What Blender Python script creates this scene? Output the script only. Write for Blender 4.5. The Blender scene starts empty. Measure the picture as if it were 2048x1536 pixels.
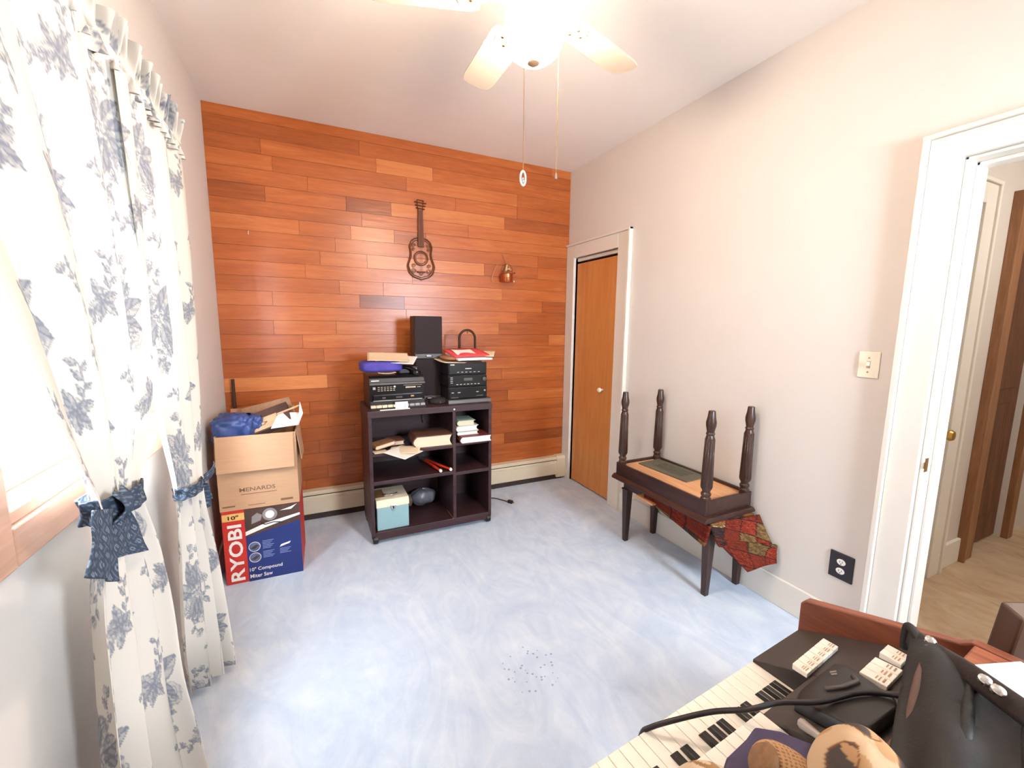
import bpy, bmesh, math, random
import numpy as np
from mathutils import Vector, Matrix
random.seed(7)
PI = math.pi
SC = bpy.context.scene
C = SC.collection
W, H = 2.646, 2.74          # room width (x) and ceiling height; the plank wall is y = 0, the window wall x = 0
FRONT = -4.4                # wall behind the camera

# ------------------------------------------------------------------ camera, world, exposure
cam_d = bpy.data.cameras.new('camera'); cam = bpy.data.objects.new('camera', cam_d); C.objects.link(cam)
yaw, pitch, roll = .4441, .1378, .0111
f = Vector((math.sin(yaw)*math.cos(pitch), math.cos(yaw)*math.cos(pitch), -math.sin(pitch)))
r = Vector((math.cos(yaw), -math.sin(yaw), 0)); u = r.cross(f)
r2 = math.cos(roll)*r + math.sin(roll)*u; u2 = -math.sin(roll)*r + math.cos(roll)*u
M = Matrix((r2, u2, -f)).transposed().to_4x4(); M.translation = (.5313, -3.3026, 1.4156)
cam.matrix_world = M
cam_d.sensor_width = 36; cam_d.lens = 843.99/2048*36; cam_d.clip_start = .01
SC.camera = cam
SC.view_settings.view_transform = 'Standard'; SC.view_settings.look = 'None'
SC.view_settings.exposure = 0.66; SC.view_settings.gamma = 1; SC.view_settings.use_curve_mapping = False
wd = bpy.data.worlds.new('sky'); SC.world = wd; wd.use_nodes = True
bg = wd.node_tree.nodes['Background']; bg.inputs[0].default_value = (.76, .88, 1, 1); bg.inputs[1].default_value = 68.0
LAMP_W = 104.0               # glow of the fan globe
pd = bpy.data.lights.new('window_portal', 'AREA'); pd.shape = 'RECTANGLE'; pd.size = 1.02; pd.size_y = 1.0
pd.cycles.is_portal = True
po = bpy.data.objects.new('window_portal', pd); C.objects.link(po); po.location = (-.13, -1.7625, 1.56); po.rotation_euler = (0, -PI/2, 0)
pd2 = bpy.data.lights.new('added_fill_portal', 'AREA'); pd2.shape = 'RECTANGLE'; pd2.size = .58; pd2.size_y = .76; pd2.cycles.is_portal = True
po2 = bpy.data.objects.new('added_fill_portal', pd2); C.objects.link(po2); po2.location = (2.13, FRONT-.13, 1.72); po2.rotation_euler = (PI/2, 0, 0)

# ------------------------------------------------------------------ helpers
def srgb(h):
    v = [int(h[i:i+2], 16)/255 for i in (1, 3, 5)]
    return tuple(x/12.92 if x <= .04045 else ((x+.055)/1.055)**2.4 for x in v) + (1,)
class MB:
    def __init__(s): s.v = []; s.f = []
    def add(s, v, f, T=None):
        n = len(s.v)
        s.v += [tuple(T @ Vector(p)) if T else tuple(p) for p in v]; s.f += [tuple(i+n for i in q) for q in f]; return s
    def box(s, x0, x1, y0, y1, z0, z1, T=None):
        v = [(x, y, z) for z in (z0, z1) for y in (y0, y1) for x in (x0, x1)]
        return s.add(v, [(0,2,3,1), (4,5,7,6), (0,1,5,4), (2,6,7,3), (0,4,6,2), (1,3,7,5)], T)
    def prism(s, poly, a, b, axis=2, T=None):
        def pt(p, h): return {2: (p[0], p[1], h), 1: (p[0], h, p[1]), 0: (h, p[0], p[1])}[axis]
        n = len(poly); v = [pt(p, a) for p in poly] + [pt(p, b) for p in poly]
        f = [tuple(range(n)), tuple(range(2*n-1, n-1, -1))] + [(i, i+n, (i+1) % n+n, (i+1) % n) for i in range(n)]
        return s.add(v, f, T)
    def lathe(s, prof, n=20, T=None):
        v = []; f = []; m = len(prof)
        for (rr, z) in prof:
            for k in range(n): v.append((rr*math.cos(2*PI*k/n), rr*math.sin(2*PI*k/n), z))
        for i in range(m-1):
            for k in range(n):
                k2 = (k+1) % n; f.append((i*n+k, i*n+k2, (i+1)*n+k2, (i+1)*n+k))
        if prof[0][0] > 1e-6: f.append(tuple(range(n-1, -1, -1)))
        if prof[-1][0] > 1e-6: f.append(tuple((m-1)*n+k for k in range(n)))
        return s.add(v, f, T)
    def tube(s, pts, rad, n=8, closed=False, T=None):
        pts = [Vector(p) for p in pts]; m = len(pts); v = []; f = []
        rads = rad if isinstance(rad, (list, tuple)) else [rad]*m
        t0 = (pts[1]-pts[0]).normalized(); nrm = t0.orthogonal().normalized()
        for i, p in enumerate(pts):
            a = pts[(i-1) % m] if (i or closed) else p; b = pts[(i+1) % m] if (i < m-1 or closed) else p
            t = (b-a).normalized(); nrm = (nrm - t*nrm.dot(t)).normalized(); bi = t.cross(nrm)
            for k in range(n):
                v.append(p + rads[i]*(math.cos(2*PI*k/n)*nrm + math.sin(2*PI*k/n)*bi))
        for i in range(m if closed else m-1):
            for k in range(n):
                k2 = (k+1) % n; j = (i+1) % m; f.append((i*n+k, i*n+k2, j*n+k2, j*n+k))
        if not closed: f.append(tuple(range(n-1, -1, -1))); f.append(tuple((m-1)*n+k for k in range(n)))
        return s.add(v, f, T)
    def sheet(s, fn, nu, nv, T=None):
        v = [fn(i/nu, j/nv) for j in range(nv+1) for i in range(nu+1)]; w = nu+1
        return s.add(v, [(j*w+i, j*w+i+1, (j+1)*w+i+1, (j+1)*w+i) for j in range(nv) for i in range(nu)], T)
def spline(pts, k=8):
    P = [Vector(p) for p in pts]; out = []
    for i in range(len(P)-1):
        a = P[i-1] if i else P[0]*2-P[1]; b = P[i]; c = P[i+1]; d = P[i+2] if i+2 < len(P) else P[-1]*2-P[-2]
        for j in range(k):
            t = j/k; out.append(.5*((2*b)+(c-a)*t+(2*a-5*b+4*c-d)*t*t+(3*b-a-3*c+d)*t**3))
    return out + [P[-1]]
def obj(name, mb, m, parent=None, bevel=0, smooth=False, solid=0, loc=None, rot=None, seg=2, sub=0):
    me = bpy.data.meshes.new(name); me.from_pydata(mb.v, [], mb.f)
    bm = bmesh.new(); bm.from_mesh(me); bmesh.ops.recalc_face_normals(bm, faces=bm.faces); bm.to_mesh(me); bm.free()
    me.materials.append(m)
    o = bpy.data.objects.new(name, me); C.objects.link(o)
    if parent: o.parent = parent
    if loc: o.location = loc
    if rot: o.rotation_euler = rot
    if smooth:
        me.polygons.foreach_set('use_smooth', [True]*len(me.polygons))
        if smooth is not True: me.set_sharp_from_angle(angle=math.radians(smooth))
    if solid:
        md = o.modifiers.new('solid', 'SOLIDIFY'); md.thickness = solid; md.offset = 0
    if sub:
        md = o.modifiers.new('sub', 'SUBSURF'); md.levels = sub; md.render_levels = sub
    if bevel:
        md = o.modifiers.new('bevel', 'BEVEL'); md.width = bevel; md.segments = seg; md.limit_method = 'ANGLE'; md.angle_limit = math.radians(35)
    return o
def box(name, x0, x1, y0, y1, z0, z1, m, parent=None, bevel=.002, **k):
    return obj(name, MB().box(x0, x1, y0, y1, z0, z1), m, parent, bevel, **k)
def tag(o, label=None, cat=None, group=None, kind=None):
    if label: o['label'] = label
    if cat: o['category'] = cat
    if group: o['group'] = group
    if kind: o['kind'] = kind
    return o
def thing(name, label, cat, loc=(0,0,0), rz=0, group=None):
    o = bpy.data.objects.new(name, None); C.objects.link(o); o.location = loc; o.rotation_euler = (0, 0, rz); o.empty_display_size = .1
    return tag(o, label, cat, group)
def struct(o): o['kind'] = 'structure'; return o
def clone(o, parent):
    c = o.copy(); C.objects.link(c); c.parent = parent
    for ch in list(o.children): clone(ch, c)
    return c
def text(name, body, m, parent, w, h, loc, rot, bold=0.0, align='LEFT'):
    cu = bpy.data.curves.new(name, 'FONT'); cu.body = body; cu.extrude = .0004; cu.offset = bold; cu.align_x = align; cu.resolution_u = 3
    cu.materials.append(m); o = bpy.data.objects.new(name, cu); C.objects.link(o); o.parent = parent
    bpy.context.view_layer.update()
    bb = o.bound_box; dx = max(p[0] for p in bb)-min(p[0] for p in bb); dy = max(p[1] for p in bb)-min(p[1] for p in bb)
    sx, sy = w/dx, h/dy; x0 = min(p[0] for p in bb)*sx; y0 = min(p[1] for p in bb)*sy
    R = rot.to_4x4() if rot else Matrix.Identity(4)
    o.scale = (sx, sy, 1); o.rotation_euler = R.to_euler()
    o.location = Vector(loc) - (R @ Vector((x0, y0, 0)))
    bpy.context.view_layer.update()
    me = bpy.data.meshes.new_from_object(o.evaluated_get(bpy.context.evaluated_depsgraph_get()))
    q = bpy.data.objects.new(name, me); C.objects.link(q); q.parent = parent; q.location = o.location; q.rotation_euler = o.rotation_euler; q.scale = o.scale
    bpy.data.objects.remove(o); return q
RF = Matrix.Rotation(PI/2, 3, 'X')                     # text on a face looking towards -y
# ------------------------------------------------------------------ materials
def nt(name):
    m = bpy.data.materials.new(name); m.use_nodes = True; t = m.node_tree
    return m, t, t.nodes['Principled BSDF']
def N(t, kind, **k):
    n = t.nodes.new(kind)
    for a, b in k.items(): setattr(n, a, b)
    return n
def ramp(t, fac, stops):
    n = N(t, 'ShaderNodeValToRGB'); e = n.color_ramp.elements
    while len(e) < len(stops): e.new(.5)
    for q, (p, c) in zip(e, stops): q.position = p; q.color = c
    t.links.new(fac, n.inputs[0]); return n.outputs[0]
def noise(t, scale, detail=4, rough=.6, dist=0, coord='Object', stretch=(1,1,1)):
    tc = N(t, 'ShaderNodeTexCoord'); mp = N(t, 'ShaderNodeMapping'); mp.inputs['Scale'].default_value = stretch
    t.links.new(tc.outputs[coord], mp.inputs[0])
    n = N(t, 'ShaderNodeTexNoise'); n.inputs['Scale'].default_value = scale; n.inputs['Detail'].default_value = detail
    n.inputs['Roughness'].default_value = rough; n.inputs['Distortion'].default_value = dist
    t.links.new(mp.outputs[0], n.inputs['Vector']); return n.outputs[0]
def bump(t, bs, h, strength, dist=.002):
    b = N(t, 'ShaderNodeBump'); b.inputs['Strength'].default_value = strength; b.inputs['Distance'].default_value = dist
    t.links.new(h, b.inputs['Height']); t.links.new(b.outputs[0], bs.inputs['Normal'])
def mat(name, col, rough=.6, metal=0, var=.12, scale=18, bmp=0, bscale=120, stretch=(1,1,1), coat=0, spec=.5):
    m, t, b = nt(name); c = srgb(col) if isinstance(col, str) else col
    lo = tuple(x*(1-var) for x in c[:3])+(1,); hi = tuple(min(1, x*(1+var)) for x in c[:3])+(1,)
    if var: t.links.new(ramp(t, noise(t, scale, stretch=stretch), [(.3, lo), (.7, hi)]), b.inputs['Base Color'])
    else: b.inputs['Base Color'].default_value = c
    b.inputs['Roughness'].default_value = rough; b.inputs['Metallic'].default_value = metal
    b.inputs['Coat Weight'].default_value = coat; b.inputs['Specular IOR Level'].default_value = spec
    if bmp: bump(t, b, noise(t, bscale, stretch=stretch), bmp)
    return m
def emit(name, col, s):
    m = bpy.data.materials.new(name); m.use_nodes = True; t = m.node_tree; t.nodes.remove(t.nodes['Principled BSDF'])
    e = N(t, 'ShaderNodeEmission'); e.inputs[0].default_value = col; e.inputs[1].default_value = s
    t.links.new(e.outputs[0], t.nodes['Material Output'].inputs[0]); return m
WALL = mat('wall_paint', '#d9d1c9', .75, var=.015, scale=3, bmp=.08, bscale=140)
CEIL = mat('ceiling_paint', '#f4eee6', .85, var=.015, scale=3, bmp=.1, bscale=160)
TRIM = mat('trim_paint', '#dfd7cc', .45, var=.02, scale=5)
TRIM2 = mat('hall_trim_paint', '#ece6dc', .5, var=.02, scale=5)
HEAT = mat('heater_enamel', '#d8c8ac', .45, var=.03, scale=6)
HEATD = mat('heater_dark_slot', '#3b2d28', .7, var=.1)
DARK = mat('dark_gap', '#2a1a14', .9, var=.1)
def wood(name, dark, mid, light, rough=.4, axis=0, bmpv=.1, scale=1.0, objcol=False, spec=.5):
    m, t, b = nt(name); st = [14, 14, 14]; st[axis] = 1.1
    tc = N(t, 'ShaderNodeTexCoord'); oi = N(t, 'ShaderNodeObjectInfo')
    ad = N(t, 'ShaderNodeVectorMath', operation='ADD'); ml = N(t, 'ShaderNodeVectorMath', operation='SCALE'); ml.inputs[3].default_value = 37.0
    cx = N(t, 'ShaderNodeCombineXYZ')
    for k in range(3): t.links.new(oi.outputs['Random'], cx.inputs[k])
    t.links.new(cx.outputs[0], ml.inputs[0]); t.links.new(tc.outputs['Object'], ad.inputs[0]); t.links.new(ml.outputs[0], ad.inputs[1])
    mp = N(t, 'ShaderNodeMapping'); mp.inputs['Scale'].default_value = [q*scale for q in st]; t.links.new(ad.outputs[0], mp.inputs[0])
    n1 = N(t, 'ShaderNodeTexNoise'); n1.inputs['Scale'].default_value = 1.3; n1.inputs['Detail'].default_value = 6; n1.inputs['Distortion'].default_value = 1.4; n1.inputs['Roughness'].default_value = .55
    n2 = N(t, 'ShaderNodeTexNoise'); n2.inputs['Scale'].default_value = 9; n2.inputs['Detail'].default_value = 5; n2.inputs['Distortion'].default_value = .3
    t.links.new(mp.outputs[0], n1.inputs[0]); t.links.new(mp.outputs[0], n2.inputs[0])
    s1 = N(t, 'ShaderNodeMath', operation='MULTIPLY_ADD'); s1.inputs[1].default_value = .62; s1.inputs[2].default_value = 0
    t.links.new(n1.outputs[0], s1.inputs[0])
    s2 = N(t, 'ShaderNodeMath', operation='MULTIPLY_ADD'); s2.inputs[1].default_value = .38; t.links.new(n2.outputs[0], s2.inputs[0]); t.links.new(s1.outputs[0], s2.inputs[2])
    fac = s2.outputs[0]
    if objcol:                                      # each board's own tone (object colour, red channel)
        sp = N(t, 'ShaderNodeSeparateColor'); t.links.new(oi.outputs['Color'], sp.inputs[0])
        mm = N(t, 'ShaderNodeMath', operation='MULTIPLY_ADD'); mm.inputs[1].default_value = .72; t.links.new(fac, mm.inputs[0])
        m2 = N(t, 'ShaderNodeMath', operation='MULTIPLY'); m2.inputs[1].default_value = .52; t.links.new(sp.outputs[0], m2.inputs[0]); t.links.new(m2.outputs[0], mm.inputs[2])
        fac = mm.outputs[0]
        stops = [(.26, srgb(dark)), (.62, srgb(mid)), (.98, srgb(light))]
    else: stops = [(.3, srgb(dark)), (.5, srgb(mid)), (.72, srgb(light))]
    t.links.new(ramp(t, fac, stops), b.inputs['Base Color'])
    b.inputs['Roughness'].default_value = rough; b.inputs['Specular IOR Level'].default_value = spec
    if bmpv: bump(t, b, n1.outputs[0], bmpv, .004)
    return m
PLANK = wood('plank_wood', '#6e3014', '#ac5a28', '#cf824a', .30, 0, .36, objcol=True, spec=.42)
DOORW = wood('door_veneer', '#bd7238', '#ca8346', '#d69356', .45, 2, .02, .6)
WINW = wood('window_wood', '#a8806a', '#b58c76', '#c29a84', .5, 1, .02, .8)
ESP = wood('dark_shelf_laminate', '#2e1a1a', '#3a2224', '#4a2e30', .42, 0, .02)
BENCH = wood('dark_bench_wood', '#24120e', '#381e18', '#4e2e24', .35, 1, .03)
BENCHL = wood('dark_leg_wood', '#24140f', '#3a241c', '#523628', .35, 2, .03)
PLY = wood('plywood', '#bd8557', '#cb9466', '#d8a47a', .6, 1, .02)
ORGW = wood('organ_walnut', '#5a2c1c', '#7c4028', '#985638', .4, 1, .02)
HALLW = wood('hall_door_wood', '#4a2a18', '#6a4128', '#86583a', .5, 2, .02)
HALLT = wood('hall_trim_wood', '#7e5434', '#946644', '#a87a56', .5, 2, .02)
BLACK = mat('black_plastic', '#191516', .4, var=.1)
BLACK2 = mat('black_gloss_plastic', '#120e10', .22, var=.1)
GRILLE = mat('speaker_cloth', '#2b2022', .9, var=.15, scale=200, bmp=.3, bscale=600)
CHAR = mat('charcoal_plastic', '#4a4340', .4, var=.08)
SILV = mat('silver_plastic', '#a8a098', .35, .6, var=.05)
WHITE = mat('white_print', '#f3efea', .6, var=.02)
CREAM = mat('cream_plastic', '#efe4cf', .4, var=.02)
IVORY = mat('ivory_key', '#f0e8da', .3, var=.02)
EBONY = mat('ebony_key', '#14100f', .3, var=.1)
CARD = mat('cardboard', '#bd9472', .8, var=.06, scale=9, bmp=.15, bscale=90, stretch=(1, 1, 14))
CARDIN = mat('cardboard_inside', '#a87c58', .85, var=.08)
INK = mat('brown_ink', '#7c5c44', .8, var=.1)
PAPER = mat('white_paper', '#f2ebe2', .75, var=.03, scale=30)
OLDPAPER = mat('yellowed_paper', '#e6cfae', .8, var=.05, scale=30)
PAGES = mat('page_block', '#e2cdb0', .85, var=.12, scale=60, stretch=(.2, .2, 12))
PAGESW = mat('white_page_block', '#ece6de', .85, var=.06, scale=60, stretch=(.2, .2, 12))
BRASS = mat('brass', '#c9a25e', .3, 1, var=.05)
CHROME = mat('chrome', '#d4d2d0', .2, 1, var=.03)
COPPER = mat('copper', '#c8764a', .25, 1, var=.06)
WIRE = mat('rusty_wire', '#6a3d22', .6, .5, var=.15)
def carpet(name, c0, c1, c2, stain=None):
    m, t, b = nt(name)
    a = noise(t, 2.2, 5, .62, 1.6); q = noise(t, 420, 2, .6); sw = noise(t, 5, 4, .6, 3.0, stretch=(1, .45, 1))
    mx = N(t, 'ShaderNodeMath', operation='MULTIPLY_ADD'); mx.inputs[1].default_value = .45; t.links.new(sw, mx.inputs[0])
    k = N(t, 'ShaderNodeMath', operation='MULTIPLY'); k.inputs[1].default_value = .42; t.links.new(a, k.inputs[0]); t.links.new(k.outputs[0], mx.inputs[2])
    m3 = N(t, 'ShaderNodeMath', operation='MULTIPLY_ADD'); m3.inputs[1].default_value = .16; t.links.new(q, m3.inputs[0]); t.links.new(mx.outputs[0], m3.inputs[2])
    t.links.new(ramp(t, m3.outputs[0], [(.34, srgb(c0)), (.5, srgb(c1)), (.68, srgb(c2))]), b.inputs['Base Color'])
    if stain:
        col = b.inputs['Base Color'].links[0].from_socket; tc = N(t, 'ShaderNodeTexCoord')
        ds = N(t, 'ShaderNodeVectorMath', operation='DISTANCE'); ds.inputs[1].default_value = stain; t.links.new(tc.outputs['Object'], ds.inputs[0])
        vo = N(t, 'ShaderNodeTexVoronoi'); vo.inputs['Scale'].default_value = 42; t.links.new(tc.outputs['Object'], vo.inputs['Vector'])
        a1 = N(t, 'ShaderNodeMath', operation='LESS_THAN'); a1.inputs[1].default_value = .13; t.links.new(ds.outputs['Value'], a1.inputs[0])
        a2 = N(t, 'ShaderNodeMath', operation='LESS_THAN'); a2.inputs[1].default_value = .22; t.links.new(vo.outputs['Distance'], a2.inputs[0])
        a3 = N(t, 'ShaderNodeMath', operation='MULTIPLY'); t.links.new(a1.outputs[0], a3.inputs[0]); t.links.new(a2.outputs[0], a3.inputs[1])
        a4 = N(t, 'ShaderNodeMath', operation='MULTIPLY'); a4.inputs[1].default_value = .55; t.links.new(a3.outputs[0], a4.inputs[0])
        mc = N(t, 'ShaderNodeMix', data_type='RGBA'); t.links.new(a4.outputs[0], mc.inputs['Factor']); t.links.new(col, mc.inputs[6]); mc.inputs[7].default_value = srgb('#5f6f86'); t.links.new(mc.outputs[2], b.inputs['Base Color'])
    b.inputs['Roughness'].default_value = 1; b.inputs['Specular IOR Level'].default_value = .1
    b.inputs['Sheen Weight'].default_value = .15
    bump(t, b, q, .5, .006); return m
CARPET = carpet('blue_carpet', '#b6c3d8', '#c6d2e2', '#dbe3ec', (1.30, -1.92, 0))
CARPET2 = carpet('beige_carpet', '#a8886a', '#c4a888', '#d8c2a4')
GLASS = bpy.data.materials.new('window_glass'); GLASS.use_nodes = True
_t = GLASS.node_tree; _t.nodes.remove(_t.nodes['Principled BSDF'])
_tr = N(_t, 'ShaderNodeBsdfTransparent'); _gl = N(_t, 'ShaderNodeBsdfGlossy'); _gl.inputs['Roughness'].default_value = .02
_lw = N(_t, 'ShaderNodeLayerWeight'); _pw = N(_t, 'ShaderNodeMath', operation='POWER'); _pw.inputs[1].default_value = 5; _fr = N(_t, 'ShaderNodeMath', operation='MULTIPLY'); _fr.inputs[1].default_value = .35; _t.links.new(_lw.outputs['Facing'], _pw.inputs[0]); _t.links.new(_pw.outputs[0], _fr.inputs[0]); _mx = N(_t, 'ShaderNodeMixShader')
_t.links.new(_fr.outputs[0], _mx.inputs[0]); _t.links.new(_tr.outputs[0], _mx.inputs[1]); _t.links.new(_gl.outputs[0], _mx.inputs[2]); _t.links.new(_mx.outputs[0], _t.nodes['Material Output'].inputs[0])
def fabric(name, translucent=.0, rough=.9):
    """cloth coloured by the mesh's printed colour attribute"""
    m, t, b = nt(name); a = N(t, 'ShaderNodeAttribute', attribute_name='print')
    t.links.new(a.outputs['Color'], b.inputs['Base Color']); b.inputs['Roughness'].default_value = rough; b.inputs['Specular IOR Level'].default_value = .15
    bump(t, b, noise(t, 700, 2), .15, .001)
    if translucent:
        tl = N(t, 'ShaderNodeBsdfTranslucent'); mx = N(t, 'ShaderNodeMixShader'); mx.inputs[0].default_value = translucent
        t.links.new(a.outputs['Color'], tl.inputs[0]); t.links.new(b.outputs[0], mx.inputs[1]); t.links.new(tl.outputs[0], mx.inputs[2])
        t.links.new(mx.outputs[0], t.nodes['Material Output'].inputs[0])
    return m
TOILE = fabric('toile_cotton', .006); PRINT = fabric('printed_cotton')
def paint(o, rgb):
    me = o.data; at = me.color_attributes.new('print', 'FLOAT_COLOR', 'POINT')
    c = np.ones((len(me.vertices), 4), np.float32); c[:, :3] = rgb; at.data.foreach_set('color', c.ravel())

# ------------------------------------------------------------------ room shell
struct(obj('floor', MB().box(-.12, W+.12, FRONT, .1, -.1, 0), CARPET))
struct(obj('ceiling', MB().box(-.12, W+.12, FRONT-.1, .12, H, H+.1), CEIL))
wb = struct(obj('wall_back', MB().box(-.12, W+.12, .004, .12, 0, H), mat('plank_backing', '#7a3c1e', .9)))
wy0, wy1, wz0, wz1 = -2.255, -1.27, 1.055, 2.06          # window opening
m = MB(); m.box(-.12, 0, FRONT, wy0, 0, H); m.box(-.12, 0, wy1, .004, 0, H); m.box(-.12, 0, wy0, wy1, 0, wz0); m.box(-.12, 0, wy0, wy1, wz1, H)
struct(obj('wall_left', m, WALL))
c0, c1, ch = -.705, -.123, 2.0                            # closet opening
d0, d1, dh = -3.36, -2.555, 2.02                          # hall doorway
m = MB(); x0, x1 = W, W+.12
m.box(x0, x1, c1, .12, 0, H); m.box(x0, x1, d1, c0, 0, H); m.box(x0, x1, FRONT, d0, 0, H); m.box(x0, x1, c0, c1, ch, H); m.box(x0, x1, d0, d1, dh, H)
struct(obj('wall_right', m, WALL))
m = MB(); fa, fb_, fc, fd = 1.84, 2.42, 1.34, 2.10       # unseen window added for fill light, in the wall behind the camera
m.box(-.12, fa, FRONT-.1, FRONT, 0, H); m.box(fb_, W+.12, FRONT-.1, FRONT, 0, H); m.box(fa, fb_, FRONT-.1, FRONT, 0, fc); m.box(fa, fb_, FRONT-.1, FRONT, fd, H)
struct(obj('wall_front', m, WALL))
# oak boards on the back wall: every board its own piece
ROWS = {-2: [(2.453, .5), (9, .75)], -1: [(.9, .33), (9, .45)], 0: [(.3, .3), (1.011, .5), (1.42, .9), (9, .48)], 1: [(.36, .62), (1.223, .42), (2.13, .62), (9, .42)],
 2: [(.562, .38), (1.6, .52), (2.13, .45), (9, .38)], 3: [(.308, .2), (.801, .5), (1.107, .1), (2.016, .78), (9, .28)], 4: [(.9, .45), (1.7, .5), (9, .58)],
 5: [(.497, .62), (.822, .5), (1.124, .85), (1.36, .3), (9, .52)], 6: [(.717, .4), (1.4, .55), (2.335, .5), (9, .45)], 7: [(.617, .48), (.927, .62), (1.838, .8), (2.335, .35), (9, .5)],
 8: [(.52, .5), (1.25, .6), (9, .5)], 9: [(.733, .38), (1.035, .66), (1.999, .72), (9, .52)], 10: [(.312, .62), (.866, .5), (1.187, .08), (2.385, .48), (9, .25)],
 11: [(1.2, .55), (2.143, .6), (9, .28)], 12: [(.308, .35), (.7, .5), (1.972, .6), (9, .3)], 13: [(.48, .42), (1.5, .6), (2.46, .35), (9, .78)],
 14: [(.61, .3), (1.3, .5), (1.85, .4), (9, .5)], 15: [(.5, .42), (1.7, .45), (9, .48)], 16: [(.626, .95), (1.5, .38), (2.0, .55), (9, .5)], 17: [(.7, .25), (1.6, .38), (9, .35)],
 18: [(.5, .4), (2.06, .3), (9, .55)], 19: [(.62, .5), (1.4, .4), (9, .4)], 20: [(.8, .42), (2.0, .48), (9, .42)], 21: [(.55, .35), (1.8, .4), (9, .32)],
 22: [(.7, .5), (1.7, .35), (2.03, .6), (9, .12)], 23: [(.6, .38), (1.9, .42), (9, .4)], 24: [(.45, .45), (1.5, .35), (9, .42)], 25: [(1.0, .3), (9, .35)], 26: [(1.3, .3), (9, .35)]}
PITCH = .0956
for k, row in ROWS.items():
    zt = 2.58-PITCH*k if k > -2 else H
    zb = 2.58-PITCH*(k+1)
    zb = max(zb, 0.0); xa = 0.0
    for xe, tone in row:
        xb = min(xe, W); th = .010+random.uniform(-.0007, .0007)
        w2, h2 = (xb-xa)/2-.0004, (zt-zb)/2-.0004; e = .0004
        p = MB().add([(-w2, 0, -h2), (w2, 0, -h2), (w2, 0, h2), (-w2, 0, h2), (-w2+e, -th, -h2+e), (w2-e, -th, -h2+e), (w2-e, -th, h2-e), (-w2+e, -th, h2-e)],
                     [(4, 5, 6, 7), (0, 1, 5, 4), (1, 2, 6, 5), (2, 3, 7, 6), (3, 0, 4, 7)])
        o = obj('plank', p, PLANK, wb, loc=((xa+xb)/2, .004+random.uniform(0, .0008), (zt+zb)/2))
        t_ = tone+random.uniform(-.04, .04); o.color = (t_, t_, t_, 1); xa = xb
        o.rotation_euler = (0, 0, random.uniform(-.0008, .0008))
# baseboards
struct(box('baseboard_right', W-.015, W, d1+.115, c0-.137, 0, .15, TRIM, bevel=.004))
struct(box('baseboard_left', 0, .015, FRONT, .0, 0, .14, TRIM, bevel=.004))
struct(box('baseboard_front', .015, W, FRONT, FRONT+.015, 0, .15, TRIM, bevel=.004))
# closet door with its casing
CW = W-.02
def casing(name, parts, m=TRIM):
    o = struct(obj(name, MB(), m))
    for nm, b in parts: obj(nm, MB().box(*b), m, o, .003)
    return o
casing('trim_1', [('casing', (CW, W, c1, c1+.115, 0, ch+.105)), ('casing', (CW, W, c0-.115, c0, 0, ch+.105)), ('head_casing', (CW-.001, W, c0, c1, ch, ch+.105)),
    ('back_band', (CW-.012, W, c0-.137, c0-.115, 0, ch+.123)), ('back_band', (CW-.014, W, c0-.137, -.012, ch+.105, ch+.123)),
    ('jamb', (W, W+.12, c1, c1+.012, 0, ch)), ('jamb', (W, W+.12, c0-.012, c0, 0, ch)), ('jamb', (W, W+.12, c0, c1, ch, ch+.012)), ('track', (W+.015, W+.045, c0+.005, c1-.005, ch-.03, ch))])
dr = struct(obj('door_1', MB(), DOORW))
box('door_slab', W+.012, W+.045, c0+.006, c1-.012, .012, ch-.05, DOORW, dr, .002)
k = obj('door_knob', MB().lathe([(.008, 0), (.008, .018), (.016, .024), (.019, .034), (.016, .044), (.0, .047)], 16, Matrix.Translation((W+.012, -.552, .905)) @ Matrix.Rotation(-PI/2, 4, 'Y')), CREAM, dr, smooth=40); k['label'] = 'small cream round knob'
struct(obj('wall_closet', MB().box(W+.13, W+.2, c0-.1, c1+.15, 0, ch+.1), DARK))
# hall doorway casing and jamb
casing('trim_2', [('casing', (CW, W, d1, d1+.095, 0, dh+.085)), ('head_casing', (CW-.001, W, d0, d1+.095, dh, dh+.085)), ('casing', (CW, W, d0-.095, d0, 0, dh+.085)),
    ('back_band', (CW-.014, W, d1+.095, d1+.115, 0, dh+.102)), ('back_band', (CW-.016, W, d0-.115, d1+.115, dh+.085, dh+.102)),
    ('jamb', (W, W+.12, d1-.012, d1, 0, dh)), ('jamb', (W, W+.12, d0, d0+.012, 0, dh)), ('jamb', (W, W+.12, d0, d1, dh-.012, dh)),
    ('door_stop', (W+.055, W+.12, d1-.024, d1-.012, 0, dh-.012)), ('door_stop', (W+.055, W+.12, d0, d1, dh-.026, dh-.012))])
tag(obj('strike_plate', MB().box(W+.004, W+.03, d1-.0135, d1-.0125, .87, .925).box(W-.004, W+.006, d1-.0135, d1-.012, .885, .91), BRASS), 'small brass strike plate on the hall doorway jamb', 'latch plate')
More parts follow.
